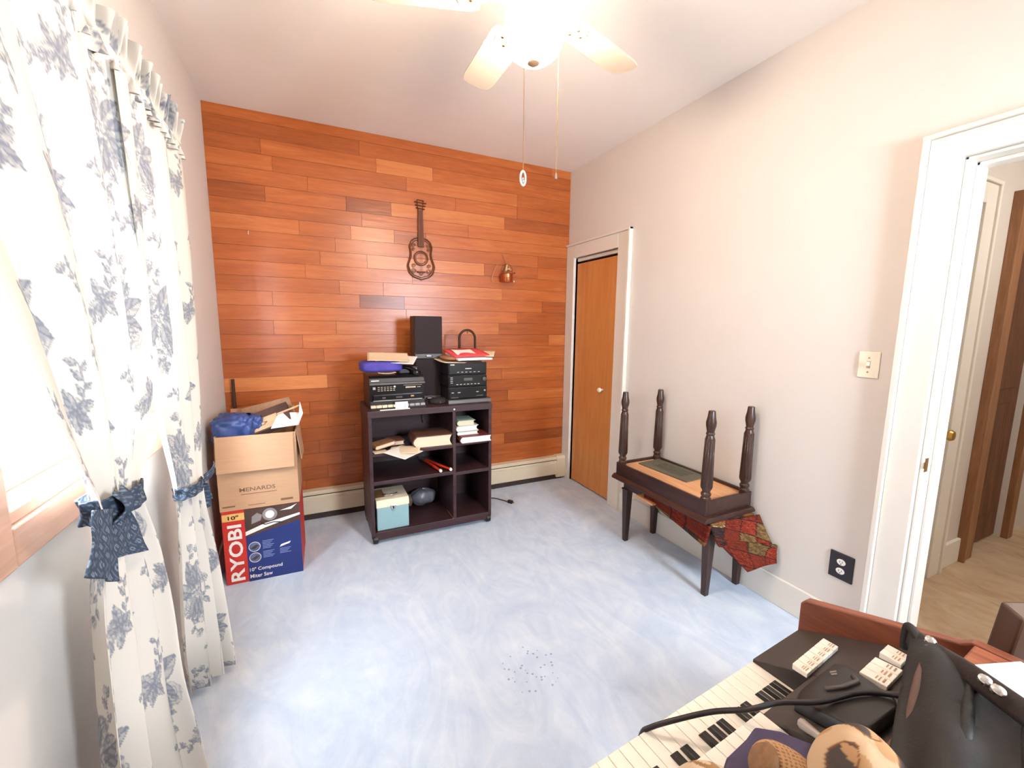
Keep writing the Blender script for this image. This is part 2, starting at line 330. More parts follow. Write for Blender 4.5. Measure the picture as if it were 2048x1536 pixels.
# hall beyond the doorway
HY = -2.27
struct(box('floor_hall', W+.12, 6.2, -4.4, .3, -.1, .0, CARPET2, bevel=0))
struct(box('floor_threshold', W, W+.12, d0, d1, -.1, .0005, CARPET2, bevel=0))
m = MB(); m.box(W+.121, 4.22, HY, HY+.1, 0, 2.5); m.box(4.78, 6.2, HY, HY+.1, 0, 2.5); m.box(4.22, 4.78, HY, HY+.1, 2.05, 2.5)
struct(obj('wall_hall', m, WALL))
m = MB(); m.box(W+.121, 6.2, -4.5, -4.4, 0, 2.5); m.box(6.2, 6.3, -4.5, .3, 0, 2.5)
struct(obj('wall_hall_far', m, WALL)); struct(obj('wall_hall_light_block', MB().box(4.1, 4.95, HY+.101, HY+.2, 0, 2.3), DARK)); struct(obj('ceiling_hall', MB().box(W+.121, 6.3, -4.5, .3, 2.5, 2.6), CEIL))  # dark backing added behind the brown door to keep sky light out
struct(box('baseboard_hall', 3.8, 4.12, HY-.018, HY, 0, .15, TRIM2, bevel=.004))
dr = struct(obj('door_3', MB(), TRIM2)); box('door_slab', 2.93, 3.655, HY-.012, HY, .01, 2.06, TRIM2, dr, .003)
k = obj('door_knob', MB().lathe([(.012, 0), (.012, .02), (.026, .032), (.03, .046), (.024, .058), (0, .062)], 16, Matrix.Translation((3.59, HY-.012, .86)) @ Matrix.Rotation(PI/2, 4, 'X')), BRASS, dr, smooth=40)
casing('trim_3', [('casing', (3.665, 3.785, HY-.03, HY, 0, 2.16)), ('head_casing', (2.85, 3.785, HY-.029, HY, 2.06, 2.16)), ('back_band', (3.785, 3.81, HY-.04, HY, 0, 2.18)), ('back_band', (2.85, 3.81, HY-.041, HY, 2.16, 2.18))], TRIM2)
casing('trim_4', [('casing', (4.1, 4.22, HY-.035, HY, 0, 2.17)), ('casing', (4.78, 4.86, HY-.035, HY, 0, 2.17)), ('head_casing', (4.22, 4.78, HY-.034, HY, 2.05, 2.17)), ('back_band', (4.08, 4.1, HY-.045, HY, 0, 2.18))], HALLT)
dr = struct(obj('door_4', MB(), HALLW)); box('door_slab', 4.225, 4.775, HY+.03, HY+.07, .012, 2.045, HALLW, dr, .003)
box('door_panel', 4.30, 4.70, HY+.022, HY+.03, .2, .95, HALLW, dr, .006); box('door_panel', 4.30, 4.70, HY+.022, HY+.03, 1.05, 1.92, HALLW, dr, .006)
hl = thing('added_hall_light', 'added round glowing hall ceiling light, unseen beyond the doorway', 'light', (3.9, -3.3, 2.5))  # unseen lamp added to brighten the hall
obj('base', MB().lathe([(.14, -.02), (.14, 0)], 24), TRIM, hl, smooth=40); obj('glass_dome', MB().lathe([(0, -.09), (.06, -.082), (.11, -.055), (.13, -.02)], 24), emit('hall_glow', (1, .93, .84, 1), 75), hl, smooth=True)

# ------------------------------------------------------------------ window with wooden frame
wn = struct(obj('window_1', MB(), WINW)); 
for b in [(0, .022, wy0-.09, wy0, wz0-.095, wz1+.09), (0, .022, wy1, wy1+.09, wz0-.095, wz1+.09), (0, .021, wy0, wy1, wz1, wz1+.09)]: obj('casing', MB().box(*b), WINW, wn, .004)
obj('sill', MB().box(-.05, .014, wy0, wy1, wz0-.018, wz0+.012), WINW, wn, .005); obj('casing', MB().box(0, .0215, wy0, wy1, wz0-.095, wz0-.018), WINW, wn, .004)
for b in [(-.12, 0, wy0, wy0+.02, wz0, wz1), (-.12, 0, wy1-.02, wy1, wz0, wz1), (-.12, 0, wy0+.02, wy1-.02, wz0, wz0+.02), (-.12, 0, wy0+.02, wy1-.02, wz1-.02, wz1)]: obj('jamb', MB().box(*b), WINW, wn, .002)
SASH = mat('sash_vinyl', '#d3d8de', .4, var=.03); SASHD = mat('grey_gasket', '#6f7680', .5, var=.05)
sa = obj('sash', MB(), WINW, wn)
ya, yb, za, zb = wy0+.02, wy1-.02, wz0+.02, wz1-.02; e = .045
for b in [(-.075, -.03, ya, ya+e, za, zb), (-.075, -.03, yb-e, yb, za, zb), (-.075, -.03, ya+e, yb-e, za, za+e), (-.075, -.03, ya+e, yb-e, zb-e, zb)]: obj('sash_rail', MB().box(*b), WINW, sa, .006)
obj('gasket', MB().box(-.034, -.026, ya+e-.008, yb-e+.008, za+e-.006, za+e+.006), SASHD, sa, .002)
for b in [(-.052, -.036, ya+e, yb-e, za+e+.006, za+e+.022), (-.052, -.036, ya+e, ya+e+.016, za+e+.022, zb-e), (-.052, -.036, yb-e-.016, yb-e, za+e+.022, zb-e)]: obj('screen_frame', MB().box(*b), SASH, sa, .003)
obj('pane', MB().box(-.060, -.056, ya+e, yb-e, za+e, zb-e), GLASS, sa)
ring = lambda R, n=24: [(0, R*math.cos(2*PI*k/n), R*math.sin(2*PI*k/n)) for k in range(n)]
lt = thing('window_latch_cover', 'round clear plastic disc stuck at the lower corner of the window glass', 'latch', (-.030, -2.085, 1.165))
obj('rim', MB().tube(ring(.022), .0025, 6, True), SASHD, lt, smooth=True); obj('blade', MB().box(-.003, .002, -.017, .017, -.005, .005, Matrix.Rotation(.6, 4, 'X')), SASHD, lt, .001)
tag(obj('window_prop', MB().tube([(-.022, -2.052, 1.60), (-.022, -2.05, 1.24)], .006, 10), mat('grey_aluminium', '#7e848a', .4, .5, var=.05), smooth=40), 'thin grey metal bar hanging in front of the window glass', 'bar')
w2 = struct(obj('window_added_fill', MB(), WINW))  # frame of the unseen window added to fill the room with light
for b in [(fa-.09, fa, FRONT, FRONT+.022, fc-.02, fd+.09), (fb_, fb_+.09, FRONT, FRONT+.022, fc-.02, fd+.09), (fa, fb_, FRONT, FRONT+.021, fd, fd+.09), (fa-.1, fb_+.1, FRONT-.03, FRONT+.05, fc-.022, fc)]: obj('casing', MB().box(*b), WINW, w2, .004)
for b in [(fa, fa+.035, FRONT-.07, FRONT-.04, fc, fd), (fb_-.035, fb_, FRONT-.07, FRONT-.04, fc, fd), (fa+.035, fb_-.035, FRONT-.07, FRONT-.04, fc, fc+.035), (fa+.035, fb_-.035, FRONT-.07, FRONT-.04, fd-.035, fd)]: obj('sash_rail', MB().box(*b), SASH, w2, .004)
obj('pane', MB().box(fa+.035, fb_-.035, FRONT-.058, FRONT-.054, fc+.035, fd-.035), GLASS, w2)
struct(obj('ground_outside', MB().box(-9, 9, -12, 6, -.7, -.6), mat('bright_pale_ground', '#e3e9ee', .9, var=.1)))  # near-white ground colour stands in for the bright glare outside

# ------------------------------------------------------------------ curtains: printed toile drawn by numpy into a colour attribute
BASE = np.array(srgb('#d6d0c6')[:3]); INKC = np.array(srgb('#465670')[:3])
def toile(U, V, seed=3):
    ink = np.zeros_like(U); rng = random.Random(seed)
    def put(m, val): ink[m] = np.maximum(ink[m], val)
    def rose(x, y, R, ph):
        dx, dy = U-x, V-y; m = (np.abs(dx) < R*1.1) & (np.abs(dy) < R*1.1)
        if not m.any(): return
        a, b = dx[m], dy[m]; rr = np.hypot(a, b)/R; th = np.arctan2(b, a)+ph
        edge = .84+.16*np.abs(np.sin(2.5*th)); w = rr/edge
        v = .30+.5*(np.sin(w*15+2.2*np.sin(3*th+4*w)+1.1*np.sin(5*th-3*w)) > .25)
        v = np.where(w > .93, .85, v); v = v*(.55+.45*np.clip(1.15-w+.35*np.sin(th-.8), 0, 1)); v = np.where(w < 1, v, 0)
        put(m, v)
    def leaf(x, y, ang, L, wd=.32):
        dx, dy = U-x, V-y; m = (np.abs(dx) < L) & (np.abs(dy) < L)
        if not m.any(): return
        a = (dx[m]*math.cos(ang)+dy[m]*math.sin(ang))/L; b = (-dx[m]*math.sin(ang)+dy[m]*math.cos(ang))/L
        ok = (a > 0) & (a < 1); hw = wd*np.sin(np.pi*np.clip(a, 0, 1))**.8*(1-.35*a); q = np.abs(b)/np.maximum(hw, 1e-4)
        v = np.where(b > 0, .38, .62)+.2*(np.sin((a*16-np.abs(b)*22)) > .4); v = np.where(q > .82, .8, v); v = np.where(np.abs(b) < .02, .85, v)
        put(m, np.where(ok & (q < 1), v, 0))
    def stem(x, y, ang, L, curve, leaves):
        n = 26; px, py, a = x, y, ang
        for i in range(n):
            m = (np.abs(U-px) < .006) & (np.abs(V-py) < .006); put(m, np.where(np.hypot(U[m]-px, V[m]-py) < .0028, .62, 0))
            if leaves and i > 4 and i % 4 == 0:
                sgn = 1 if (i//4) % 2 else -1; leaf(px, py, a+sgn*.8, .026+.012*rng.random())
            px += math.cos(a)*L/n; py += math.sin(a)*L/n; a += curve/n
        return px, py
    TU, TV = .40, .48
    for iu in range(-1, int(U.max()/TU)+2):
        for iv in range(-1, int(V.max()/TV)+2):
            ox, oy = iu*TU, iv*TV+(TV/2 if iu % 2 else 0)
            q = lambda s: s+rng.uniform(-.012, .012)
            cx, cy = ox+q(.2), oy+q(.2)
            for k in range(7): leaf(cx+.02*math.cos(k), cy+.02*math.sin(k), k*.9+rng.random(), .085+.03*rng.random())
            for an, cv in ((.9, 1.2), (2.4, -1.4), (4.0, 1.0), (5.4, -1.2)):
                ex, ey = stem(cx, cy, an+rng.uniform(-.2, .2), .17, cv, True); rose(ex, ey, .017, rng.random()*6)
            rose(cx, cy, .064, rng.random()*6); rose(cx+.02, cy+.085, .038, 2.2); rose(cx+.066, cy+.045, .04, rng.random()*6); rose(cx-.055, cy+.05, .036, rng.random()*6); rose(cx-.02, cy-.07, .034, rng.random()*6)
            bx, by = ox+q(.33), oy+q(.40)
            for k in range(5): leaf(bx, by, k*1.25+rng.random(), .055)
            rose(bx, by, .032, rng.random()*6); rose(bx-.04, by+.02, .022, 1)
            ex, ey = stem(bx, by, 2.2, .13, 1.5, True); ex, ey = stem(bx, by, -.6, .12, -1.5, True)
            sx, sy = ox+q(.04), oy+q(.42); stem(sx, sy, 1.3, .12, 1.0, True); stem(sx, sy, -1.6, .11, -1.3, True); rose(sx, sy, .02, 2)
    ink = np.clip(ink, 0, 1)[:, None]*.9
    return BASE*(1-ink)+INKC*ink
def interp(rows, z, j):
    zs = [q[0] for q in rows][::-1]; vs = [q[j] for q in rows][::-1]
    return np.interp(z, zs, vs)
def smooth1(a, n):
    k = np.ones(n)/n; p = np.pad(a, (n//2, n-1-n//2), 'edge'); return np.convolve(p, k, 'valid')
def curtain(name, rows, folds, clothw, nu, nv, seed, label, ztop, ruffle):
    t = thing(name, label, 'curtain', (0, 0, 0), 0)
    zs = np.linspace(rows[0][0], rows[-1][0], nv+1)
    cols = [smooth1(interp(rows, zs, j), nv//14) for j in range(1, 6)]
    uu = np.linspace(0, 1, nu+1); Uv, Zv = np.meshgrid(uu, zs)
    xL, yL, xR, yR, amp = [np.repeat(c[:, None], nu+1, 1) for c in cols]
    rng = random.Random(seed); phs = [rng.uniform(0, 6.28) for _ in range(4)]
    warp = Uv+.03*np.sin(5.3*Uv+phs[0])
    ph = 2*PI*folds*warp+phs[1]+.5*np.sin(1.7*Zv+phs[2])
    wave = np.sin(ph)+.24*np.sin(2.0*ph+1.0)*np.sin(3*Uv+phs[3])
    dx, dy = xR-xL, yR-yL; ln = np.hypot(dx, dy); nx, ny = dy/ln, -dx/ln
    off = amp*wave; sl = amp*.3*np.sin(2*ph)*np.sin(Uv*PI)
    X = xL+dx*Uv+nx*off+dx/ln*sl; Y = yL+dy*Uv+ny*off+dy/ln*sl
    v = np.stack([X, Y, Zv], -1).reshape(-1, 3)
    me = bpy.data.meshes.new('panel'); w = nu+1
    i, j = np.meshgrid(np.arange(nu), np.arange(nv)); a = (j*w+i).ravel()
    me.from_pydata(v.tolist(), [], np.stack([a, a+1, a+w+1, a+w], -1).tolist()); me.polygons.foreach_set('use_smooth', [True]*len(me.polygons))
    me.materials.append(TOILE); o = bpy.data.objects.new('panel', me); C.objects.link(o); o.parent = t
    paint(o, toile((Uv*clothw).ravel(), (ztop-Zv).ravel(), seed))
    # gathered heading that stands up over the rod
    y0, y1, xx = ruffle; n1, n2 = 260, 24; UU, VV = np.meshgrid(np.linspace(0, 1, n1+1), np.linspace(0, 1, n2+1))
    g = 2*PI*13*UU+1.3*np.sin(9*UU+seed); A = .006+.024*np.abs(VV-.42)**1.1*1.8
    X = xx+A*np.sin(g)+.012*(VV-.4)*np.sin(4*PI*3.1*UU+1); Y = y0+(y1-y0)*UU+.8*A*np.cos(1.0*g+2*VV)
    Z = 2.06+.15*VV+.012*VV*np.sin(g*.5+seed)+.010*np.sin(2*PI*3*UU)*VV
    v = np.stack([X, Y, Z], -1).reshape(-1, 3); me = bpy.data.meshes.new('heading_ruffle'); w = n1+1
    i, j = np.meshgrid(np.arange(n1), np.arange(n2)); a = (j*w+i).ravel()
    me.from_pydata(v.tolist(), [], np.stack([a, a+1, a+w+1, a+w], -1).tolist()); me.polygons.foreach_set('use_smooth', [True]*len(me.polygons))
    me.materials.append(TOILE); o = bpy.data.objects.new('heading_ruffle', me); C.objects.link(o); o.parent = t
    paint(o, toile((UU*clothw).ravel(), (VV*.2+.3).ravel(), seed+5)*.93)
    return t
# rows: z, xL, yL, xR, yR, fold depth
A_ROWS = [(2.08, .095, -2.80, .095, -1.70, .014), (1.75, .10, -2.56, .10, -1.745, .02), (1.48, .10, -2.39, .10, -1.77, .022), (1.30, .10, -2.315, .10, -1.79, .022), (1.15, .10, -2.25, .10, -1.85, .022),
          (1.03, .105, -2.17, .10, -1.96, .016), (.97, .105, -2.17, .10, -1.965, .016), (.85, .10, -2.225, .105, -1.92, .022), (.65, .10, -2.245, .12, -1.92, .026), (.45, .10, -2.26, .135, -1.97, .03), (.2, .10, -2.27, .155, -1.94, .032), (.03, .10, -2.27, .17, -1.93, .034)]
B_ROWS = [(2.08, .095, -1.80, .09, -1.10, .014), (1.75, .10, -1.80, .095, -1.12, .018), (1.42, .10, -1.76, .10, -1.16, .02), (1.1, .10, -1.70, .105, -1.235, .022), (.92, .10, -1.62, .12, -1.37, .02),
          (.84, .10, -1.60, .125, -1.41, .018), (.76, .095, -1.57, .13, -1.43, .018), (.5, .09, -1.61, .15, -1.38, .022), (.25, .085, -1.63, .165, -1.38, .026), (.035, .065, -1.53, .185, -1.40, .028)]
curtain('curtain', A_ROWS, 3.2, 1.15, 330, 520, 4, 'floral toile curtain nearest the camera, gathered by a wide knotted blue tie', 2.1, (-2.8, -1.72, .095))
curtain('curtain', B_ROWS, 3.0, .85, 250, 520, 9, 'floral toile curtain beside the cardboard boxes, held by a narrow blue tie', 2.1, (-1.72, -1.09, .095))
rd = thing('curtain_rod', 'slim white curtain rod through the gathered curtain tops', 'curtain rod', (0, 0, 0))
obj('rod', MB().tube([(.095, -2.9, 2.115), (.095, -1.10, 2.115)], .007, 10), TRIM, rd, smooth=40)
for yy in (-2.88, -1.10): obj('bracket', MB().box(0, .1, yy-.008, yy+.008, 2.10, 2.13), TRIM, rd, .002)
def tie_fabric():
    m, t, b = nt('blue_diamond_cotton'); uv = N(t, 'ShaderNodeAttribute', attribute_name='print')
    t.links.new(uv.outputs['Color'], b.inputs['Base Color']); b.inputs['Roughness'].default_value = .8; b.inputs['Specular IOR Level'].default_value = .25
    bump(t, b, noise(t, 500, 2), .2, .001); return m
TIEM = tie_fabric()
def tie_print(Uc, Vc):
    s = .046; a = (Uc+Vc)/s; b = (Uc-Vc)/s; fa = np.abs(a-np.round(a)); fb = np.abs(b-np.round(b)); d = np.maximum(.5-fa, .5-fb); d = np.maximum(fa, fb)
    k = np.where((d < .2) & (d > .12), .7, 0)+np.where(d < .05, .6, 0)+np.where((fa > .47) | (fb > .47), .35, 0)
    c0_, c1_ = np.array(srgb('#3a4658')[:3]), np.array(srgb('#93a0ae')[:3]); k = np.clip(k, 0, 1)[:, None]
    return c0_*(1-k)+c1_*k
def cloth_part(name, fn, nu, nv, lu, lv, m, parent, pr, solid=.003):
    mb = MB().sheet(fn, nu, nv); o = obj(name, mb, m, parent, smooth=True, solid=solid)
    uu, vv = np.meshgrid(np.linspace(0, lu, nu+1), np.linspace(0, lv, nv+1)); paint(o, pr(uu.ravel(), vv.ravel())); return o
def lerp3(a, b, t): return tuple(a[i]+(b[i]-a[i])*t for i in range(3))
ta = thing('curtain_tieback', 'broad navy diamond-patterned tieback with two hanging tails on the nearest curtain', 'tieback', (.1, -2.065, 1.0))
def band(ry, rx, z0, z1, slope):
    def fn(u_, v_):
        a = 2*PI*u_; zz = z0+(z1-z0)*v_+slope*math.cos(a); rr = 1+.05*math.sin(9*a+3*v_)-.10*math.cos(PI*(v_-.5)*2)*.3
        return (rx*rr*math.sin(a), ry*rr*math.cos(a), zz)
    return fn
cloth_part('band', band(.118, .040, -.022, .030, -.016), 90, 14, .42, .085, TIEM, ta, tie_print)
def tail(p0, p1, w0, w1, bulge, tw):
    p0, p1 = Vector(p0), Vector(p1)
    def fn(u_, v_):
        c = p0.lerp(p1, v_); wd = w0+(w1-w0)*v_**.7; s_ = u_-.5
        return (c.x+bulge*math.sin(PI*v_)*.6+.014*math.cos(s_*9+tw)*(1-.6*v_)+.012*math.sin(s_*7+v_*2+tw), c.y+s_*wd, c.z+.010*s_*tw)
    return fn
def flare(tl, tr, br, bl, tw, x0, x1):
    def fn(u_, v_):
        a = lerp3(tl, tr, u_); b = lerp3(bl, br, u_); p = lerp3(a, b, v_**.9)
        return (x0+(x1-x0)*v_+.006*math.sin(u_*5.2+tw)*(.5+.5*v_)+.004*math.sin(9*u_+3*v_+tw), p[1]+2.065-.006*math.sin(7*v_+tw), p[2]-1.0)
    return fn
cloth_part('tail', flare((0, -2.26, 1.055), (0, -2.16, 1.018), (0, -2.195, .87), (0, -2.335, .958), .6, .032, .042), 40, 40, .14, .17, TIEM, ta, tie_print)
cloth_part('tail', flare((0, -2.15, 1.01), (0, -2.065, .99), (0, -2.015, .845), (0, -2.175, .91), 2.6, .022, .026), 40, 40, .13, .16, TIEM, ta, tie_print)
cloth_part('knot', lambda u_, v_: (.030+.022*math.sin(PI*v_)*(1+.2*math.sin(12*u_)), -.075+.055*(u_-.5)-.02*(v_-.5), .045-.06*v_+.006*math.sin(9*u_)), 16, 16, .06, .06, TIEM, ta, tie_print)
tb = thing('curtain_tieback', 'narrow navy diamond-patterned tieback with a loose ringed end beside the cardboard box', 'tieback', (.11, -1.505, .83))
cloth_part('band', band(.100, .036, -.02, .02, -.010), 80, 12, .32, .055, TIEM, tb, tie_print)
cloth_part('strap_end', lambda u_, v_: (.03+.012*math.sin(3*u_), .09+.17*u_, -.002+.03*(v_-.5)+.0*u_), 20, 8, .15, .035, TIEM, tb, tie_print)
cloth_part('tail', tail((.02, .09, -.02), (.02, .14, -.12), .03, .05, .0, 2.0), 12, 20, .05, .12, TIEM, tb, tie_print)
obj('ring', MB().tube([(.035, .25+.010*math.cos(a), -.002+.010*math.sin(a)) for a in [2*PI*k/16 for k in range(16)]], .002, 6, True), CHROME, tb, smooth=True)

# ------------------------------------------------------------------ baseboard heater on the plank wall
ht = thing('baseboard_heater', 'long cream baseboard heater along the plank wall', 'heater', (0, -.01, 0))
hx0, hx1 = .02, 2.60
obj('back_plate', MB().box(hx0, hx1, -.008, 0, .03, .215), HEAT, ht, .001)
obj('hood', MB().prism([(0, .215), (-.05, .212), (-.062, .200), (-.062, .188), (-.056, .188), (-.056, .198), (-.048, .206), (0, .208)], hx0, hx1, 0), HEAT, ht)
obj('damper', MB().prism([(-.05, .186), (-.058, .184), (-.052, .198), (-.045, .2)], hx0, hx1, 0), HEATD, ht)
obj('front_panel', MB().prism([(-.06, .18), (-.064, .172), (-.064, .16), (-.061, .157), (-.064, .153), (-.064, .052), (-.058, .046), (-.052, .046), (-.052, .18)], hx0, hx1, 0), HEAT, ht)
obj('painted_shadow', MB().box(hx0, hx1, -.046, -.008, .0, .05), HEATD, ht); obj('fins', MB().box(hx0, hx1, -.045, -.012, .06, .17), HEATD, ht)  # dark strip at the floor stands in for the shadow under the heater
obj('end_cap', MB().prism([(0, .02), (-.07, .02), (-.072, .20), (-.056, .222), (0, .224)], 2.535, 2.625, 0), HEAT, ht, .004)
for q in (.35, 1.9): obj('foot', MB().box(q, q+.02, -.05, -.01, 0, .05), HEATD, ht)
# ------------------------------------------------------------------ dark shelf unit on casters
sx0, sx1, sy0, sy1, st = .825, 1.652, -.62, -.205, .878
su = thing('shelf_unit', 'dark brown open shelf unit on casters against the plank wall', 'shelf unit', (0, 0, 0))
T_ = .022
obj('side_panel', MB().box(sx0, sx0+T_, sy0, sy1, .055, st-.04), ESP, su, .0015); obj('side_panel', MB().box(sx1-T_, sx1, sy0, sy1, .055, st-.04), ESP, su, .0015)
obj('top', MB().box(sx0-.003, sx1+.003, sy0-.004, sy1, st-.042, st), ESP, su, .003)
obj('divider', MB().box(1.368, 1.390, sy0, sy1-.01, .079, st-.042), ESP, su, .0015)
obj('back_panel', MB().box(sx0+T_, sx1-T_, sy1-.008, sy1, .055, st-.042), ESP, su)
obj('bottom_panel', MB().box(sx0+T_, sx1-T_, sy0, sy1-.008, .028, .079), ESP, su, .0015)
obj('shelf', MB().box(sx0+T_, 1.368, sy0, sy1-.008, .586, .606), ESP, su, .0015); obj('shelf', MB().box(sx0+T_, 1.368, sy0, sy1-.008, .398, .422), ESP, su, .0015)
obj('shelf', MB().box(1.390, sx1-T_, sy0+.02, sy1-.008, .590, .612), ESP, su, .0015); obj('shelf', MB().box(1.390, sx1-T_, sy0, sy1-.008, .389, .411), ESP, su, .0015)
obj('screw_cap', MB().lathe([(.006, 0), (.005, .002), (0, .0025)], 12, Matrix.Translation((1.379, sy0-.004, .853)) @ Matrix.Rotation(PI/2, 4, 'X')), CREAM, su)
obj('edge_chip', MB().box(1.3665, 1.368, sy0+.0, sy0+.15, .079, .082), PLY, su)
for cx_, cy_ in ((.848, -.598), (1.632, -.598), (.848, -.235), (1.632, -.235)):
    w_ = obj('caster', MB().lathe([(.02, -.017), (.027, -.013), (.028, 0), (.027, .013), (.02, .017)], 18, Matrix.Translation((cx_, cy_-.004, .028)) @ Matrix.Rotation(PI/2, 4, 'Y')), BLACK, su, smooth=40)
    obj('fork', MB().box(cx_-.022, cx_+.022, cy_-.016, cy_+.018, .036, .056), BLACK, w_, .003)
# ------------------------------------------------------------------ electronics on top of the unit
TZ = st
s1 = thing('stereo', 'wide black stereo with a row of pale keys, under the purple pouch', 'stereo', (.848, -.56, TZ))
obj('body', MB().prism([(0, 0), (.33, 0), (.33, .205), (.045, .208), (.012, .195), (.004, .165), (.012, .16), (.012, .055), (0, .05)], 0, .350, 0), BLACK, s1, .004)
obj('front_face', MB().box(.004, .346, .004, .014, .055, .158), BLACK2, s1, .002)
obj('dial_ledge', MB().prism([(-.012, .156), (.02, .162), (.02, .172), (-.008, .168)], .0, .35, 0), CHAR, s1, .002)
obj('display_window', MB().box(.145, .245, -.002, .012, .178, .196, Matrix.Translation((0, .006, 0)) @ Matrix.Rotation(-.3, 4, 'X') @ Matrix.Translation((0, .03, .006))), BLACK2, s1, .001)
obj('tape_door', MB().box(.02, .33, -.008, .006, .058, .090), BLACK2, s1, .002); obj('tape_door_trim', MB().box(.02, .33, -.010, .0, .052, .057), SILV, s1, .001)
kb = MB(); [kb.box(.002+i*.0345, .034+i*.0345, -.028, -.006, .012, .030) for i in range(10)]
for i in range(10): obj('key', MB().box(.002+i*.0345, .0335+i*.0345, -.028, -.004, .012, .028), SILV if i > 4 else OLDPAPER, s1, .002)
obj('key_tray', MB().box(0, .35, -.022, .004, .0, .014), BLACK, s1, .002)
obj('logo', MB().box(.012, .06, .0065, .0075, .178, .184), WHITE, s1)
obj('knob', MB().box(.02, .037, -.001, .006, .125, .142), SILV, s1, .002); obj('knob', MB().lathe([(.006, 0), (.006, .006), (0, .008)], 12, Matrix.Translation((.155, .005, .141)) @ Matrix.Rotation(PI/2, 4, 'X')), CREAM, s1)
pr = MB()
for i in range(6):
    for j in range(3): pr.box(.05+i*.019, .062+i*.019, .002, .0045, .116+j*.011, .1185+j*.011)
for i in range(12): pr.box(.225+i*.0055, .2285+i*.0055, .002, .0045, .128, .138)
for i in range(2): pr.box(.3+i*.012, .308+i*.012, .002, .0045, .131, .134)
pr.box(.21, .33, .002, .0045, .146, .1475)
obj('printed_scale', pr, OLDPAPER, s1); obj('amber_window', MB().box(.255, .275, -.0095, -.007, .072, .082), mat('amber_plastic', '#b98a50', .4), s1)
obj('cassette_window', MB().box(.16, .2, -.0095, -.007, .068, .078), CHAR, s1); obj('cassette_window', MB().box(.075, .095, -.0095, -.007, .068, .078), CHAR, s1)
hs = thing('telephone_handset', 'curved glossy black handset lying beside the purple pouch on the stereo', 'handset', (1.105, -.45, TZ+.205))
obj('grip', MB().tube(spline([(-.06, .0, .035), (-.02, -.02, .052), (.03, -.05, .036), (.055, -.075, .018)], 8), .014, 10), BLACK2, hs, smooth=60)
obj('earpiece', MB().lathe([(.0, .0), (.026, .0), (.03, .012), (.026, .028), (.0, .03)], 18, Matrix.Translation((.048, -.06, 0))), BLACK2, hs, smooth=50)
obj('cradle', MB().box(-.06, .075, -.02, .12, 0, .055), BLACK, hs, .012); obj('indicator', MB().box(.052, .06, -.022, -.0205, .035, .039), WHITE, hs)
def cushion(name, sx, sy, sz, m, parent, e1=.35, wob=.01, n=24, seed=1, loc=(0,0,0), rot=None, crinkle=0):
    rng = random.Random(seed); a1, a2, a3 = [rng.uniform(0, 6) for _ in range(3)]
    sg = lambda v, p: math.copysign(abs(v)**p, v)
    def fn(u_, v_):
        th = 2*PI*u_; ph = PI*(v_-.5); c_ = sg(math.cos(ph), e1)
        x, y, z = sx*c_*sg(math.cos(th), e1), sy*c_*sg(math.sin(th), e1), sz*sg(math.sin(ph), e1)
        k = 1+wob*(math.sin(3*th+a1)+math.sin(5*ph+2*th+a2)+.6*math.sin(7*th+a3))
        if crinkle: k += crinkle*(abs(math.sin(2.3*th+3.1*ph+a1))+abs(math.sin(4.7*ph-3.7*th+a2))*.8+abs(math.sin(6.1*th+5.3*ph+a3))*.5-1.2)
        return (x*k, y*k, z*k)
    return obj(name, MB().sheet(fn, n*2, n), m, parent, smooth=True, loc=loc, rot=rot)
PURP = mat('purple_cloth', '#4a3f9a', .75, var=.18, scale=25, bmp=.3, bscale=60)
pp = thing('purple_pouch', 'soft purple padded pouch lying on the wide stereo', 'pouch', (.935, -.455, TZ+.268))
cushion('pouch_body', .133, .095, .036, PURP, pp, .45, .012); obj('paper_edge', MB().sheet(lambda a, b: (-.03+.11*a, -.105+.05*b, -.036-.006*math.sin(PI*a)), 12, 2), OLDPAPER, pp, solid=.002)
def paper(name, w, d, loc, rz, m, label, bend=.01, tilt=(0, 0), seed=0, group=None, cat='paper', th=.0012, n=12):
    rng = random.Random(seed); p1, p2 = rng.uniform(0, 6), rng.uniform(0, 6)
    o = obj(name, MB().sheet(lambda a, b: ((a-.5)*w, (b-.5)*d, bend*(math.sin(3*a+p1)*.6+math.sin(3.5*b+p2)*.5)+.0), n, n), m, None, smooth=True, solid=th, loc=loc, rot=(tilt[0], tilt[1], rz))
    return tag(o, label, cat, group)
paper('paper', .26, .20, (.985, -.45, TZ+.325), -.12, OLDPAPER, 'curled cream paper uppermost on the purple pouch', .008, (.20, .0), 3)
paper('paper', .24, .20, (1.04, -.46, TZ+.312), -.35, PAPER, 'white paper under the cream sheet, poking out towards the black speaker', .005, (.16, .10), 5)
def speaker(z, label):
    s = thing('speaker', label, 'speaker', (1.184, -.35, z))
    obj('cabinet', MB().box(0, .197, .008, .15, 0, .296), BLACK, s, .003)
    obj('grille', MB().box(.002, .195, -.004, .008, .034, .294), GRILLE, s, .004)
    obj('base_strip', MB().box(.001, .196, -.002, .008, .0, .032), CHAR, s, .002)
    lg = obj('badge', MB().lathe([(.028, 0), (.027, .002), (0, .0025)], 20, Matrix.Translation((.098, -.002, .016)) @ Matrix.Rotation(PI/2, 4, 'X') @ Matrix.Diagonal((1, .32, 1, 1))), BLACK2, s)
    obj('logo', MB().box(.082, .114, -.006, -.005, .0135, .0185), WHITE, lg)
    return s
speaker(TZ, 'lower black speaker behind the two stereos, another stands on it')
speaker(TZ+.3, 'upper black speaker standing on another speaker against the plank wall')
s2 = thing('mini_stereo', 'three-tier black mini stereo under the red folder', 'stereo', (1.361, -.55, TZ))
obj('base', MB().prism([(-.012, 0), (.27, 0), (.27, .024), (0, .028), (-.008, .024)], -.002, .312, 0), CHAR, s2, .002)
z_ = .028
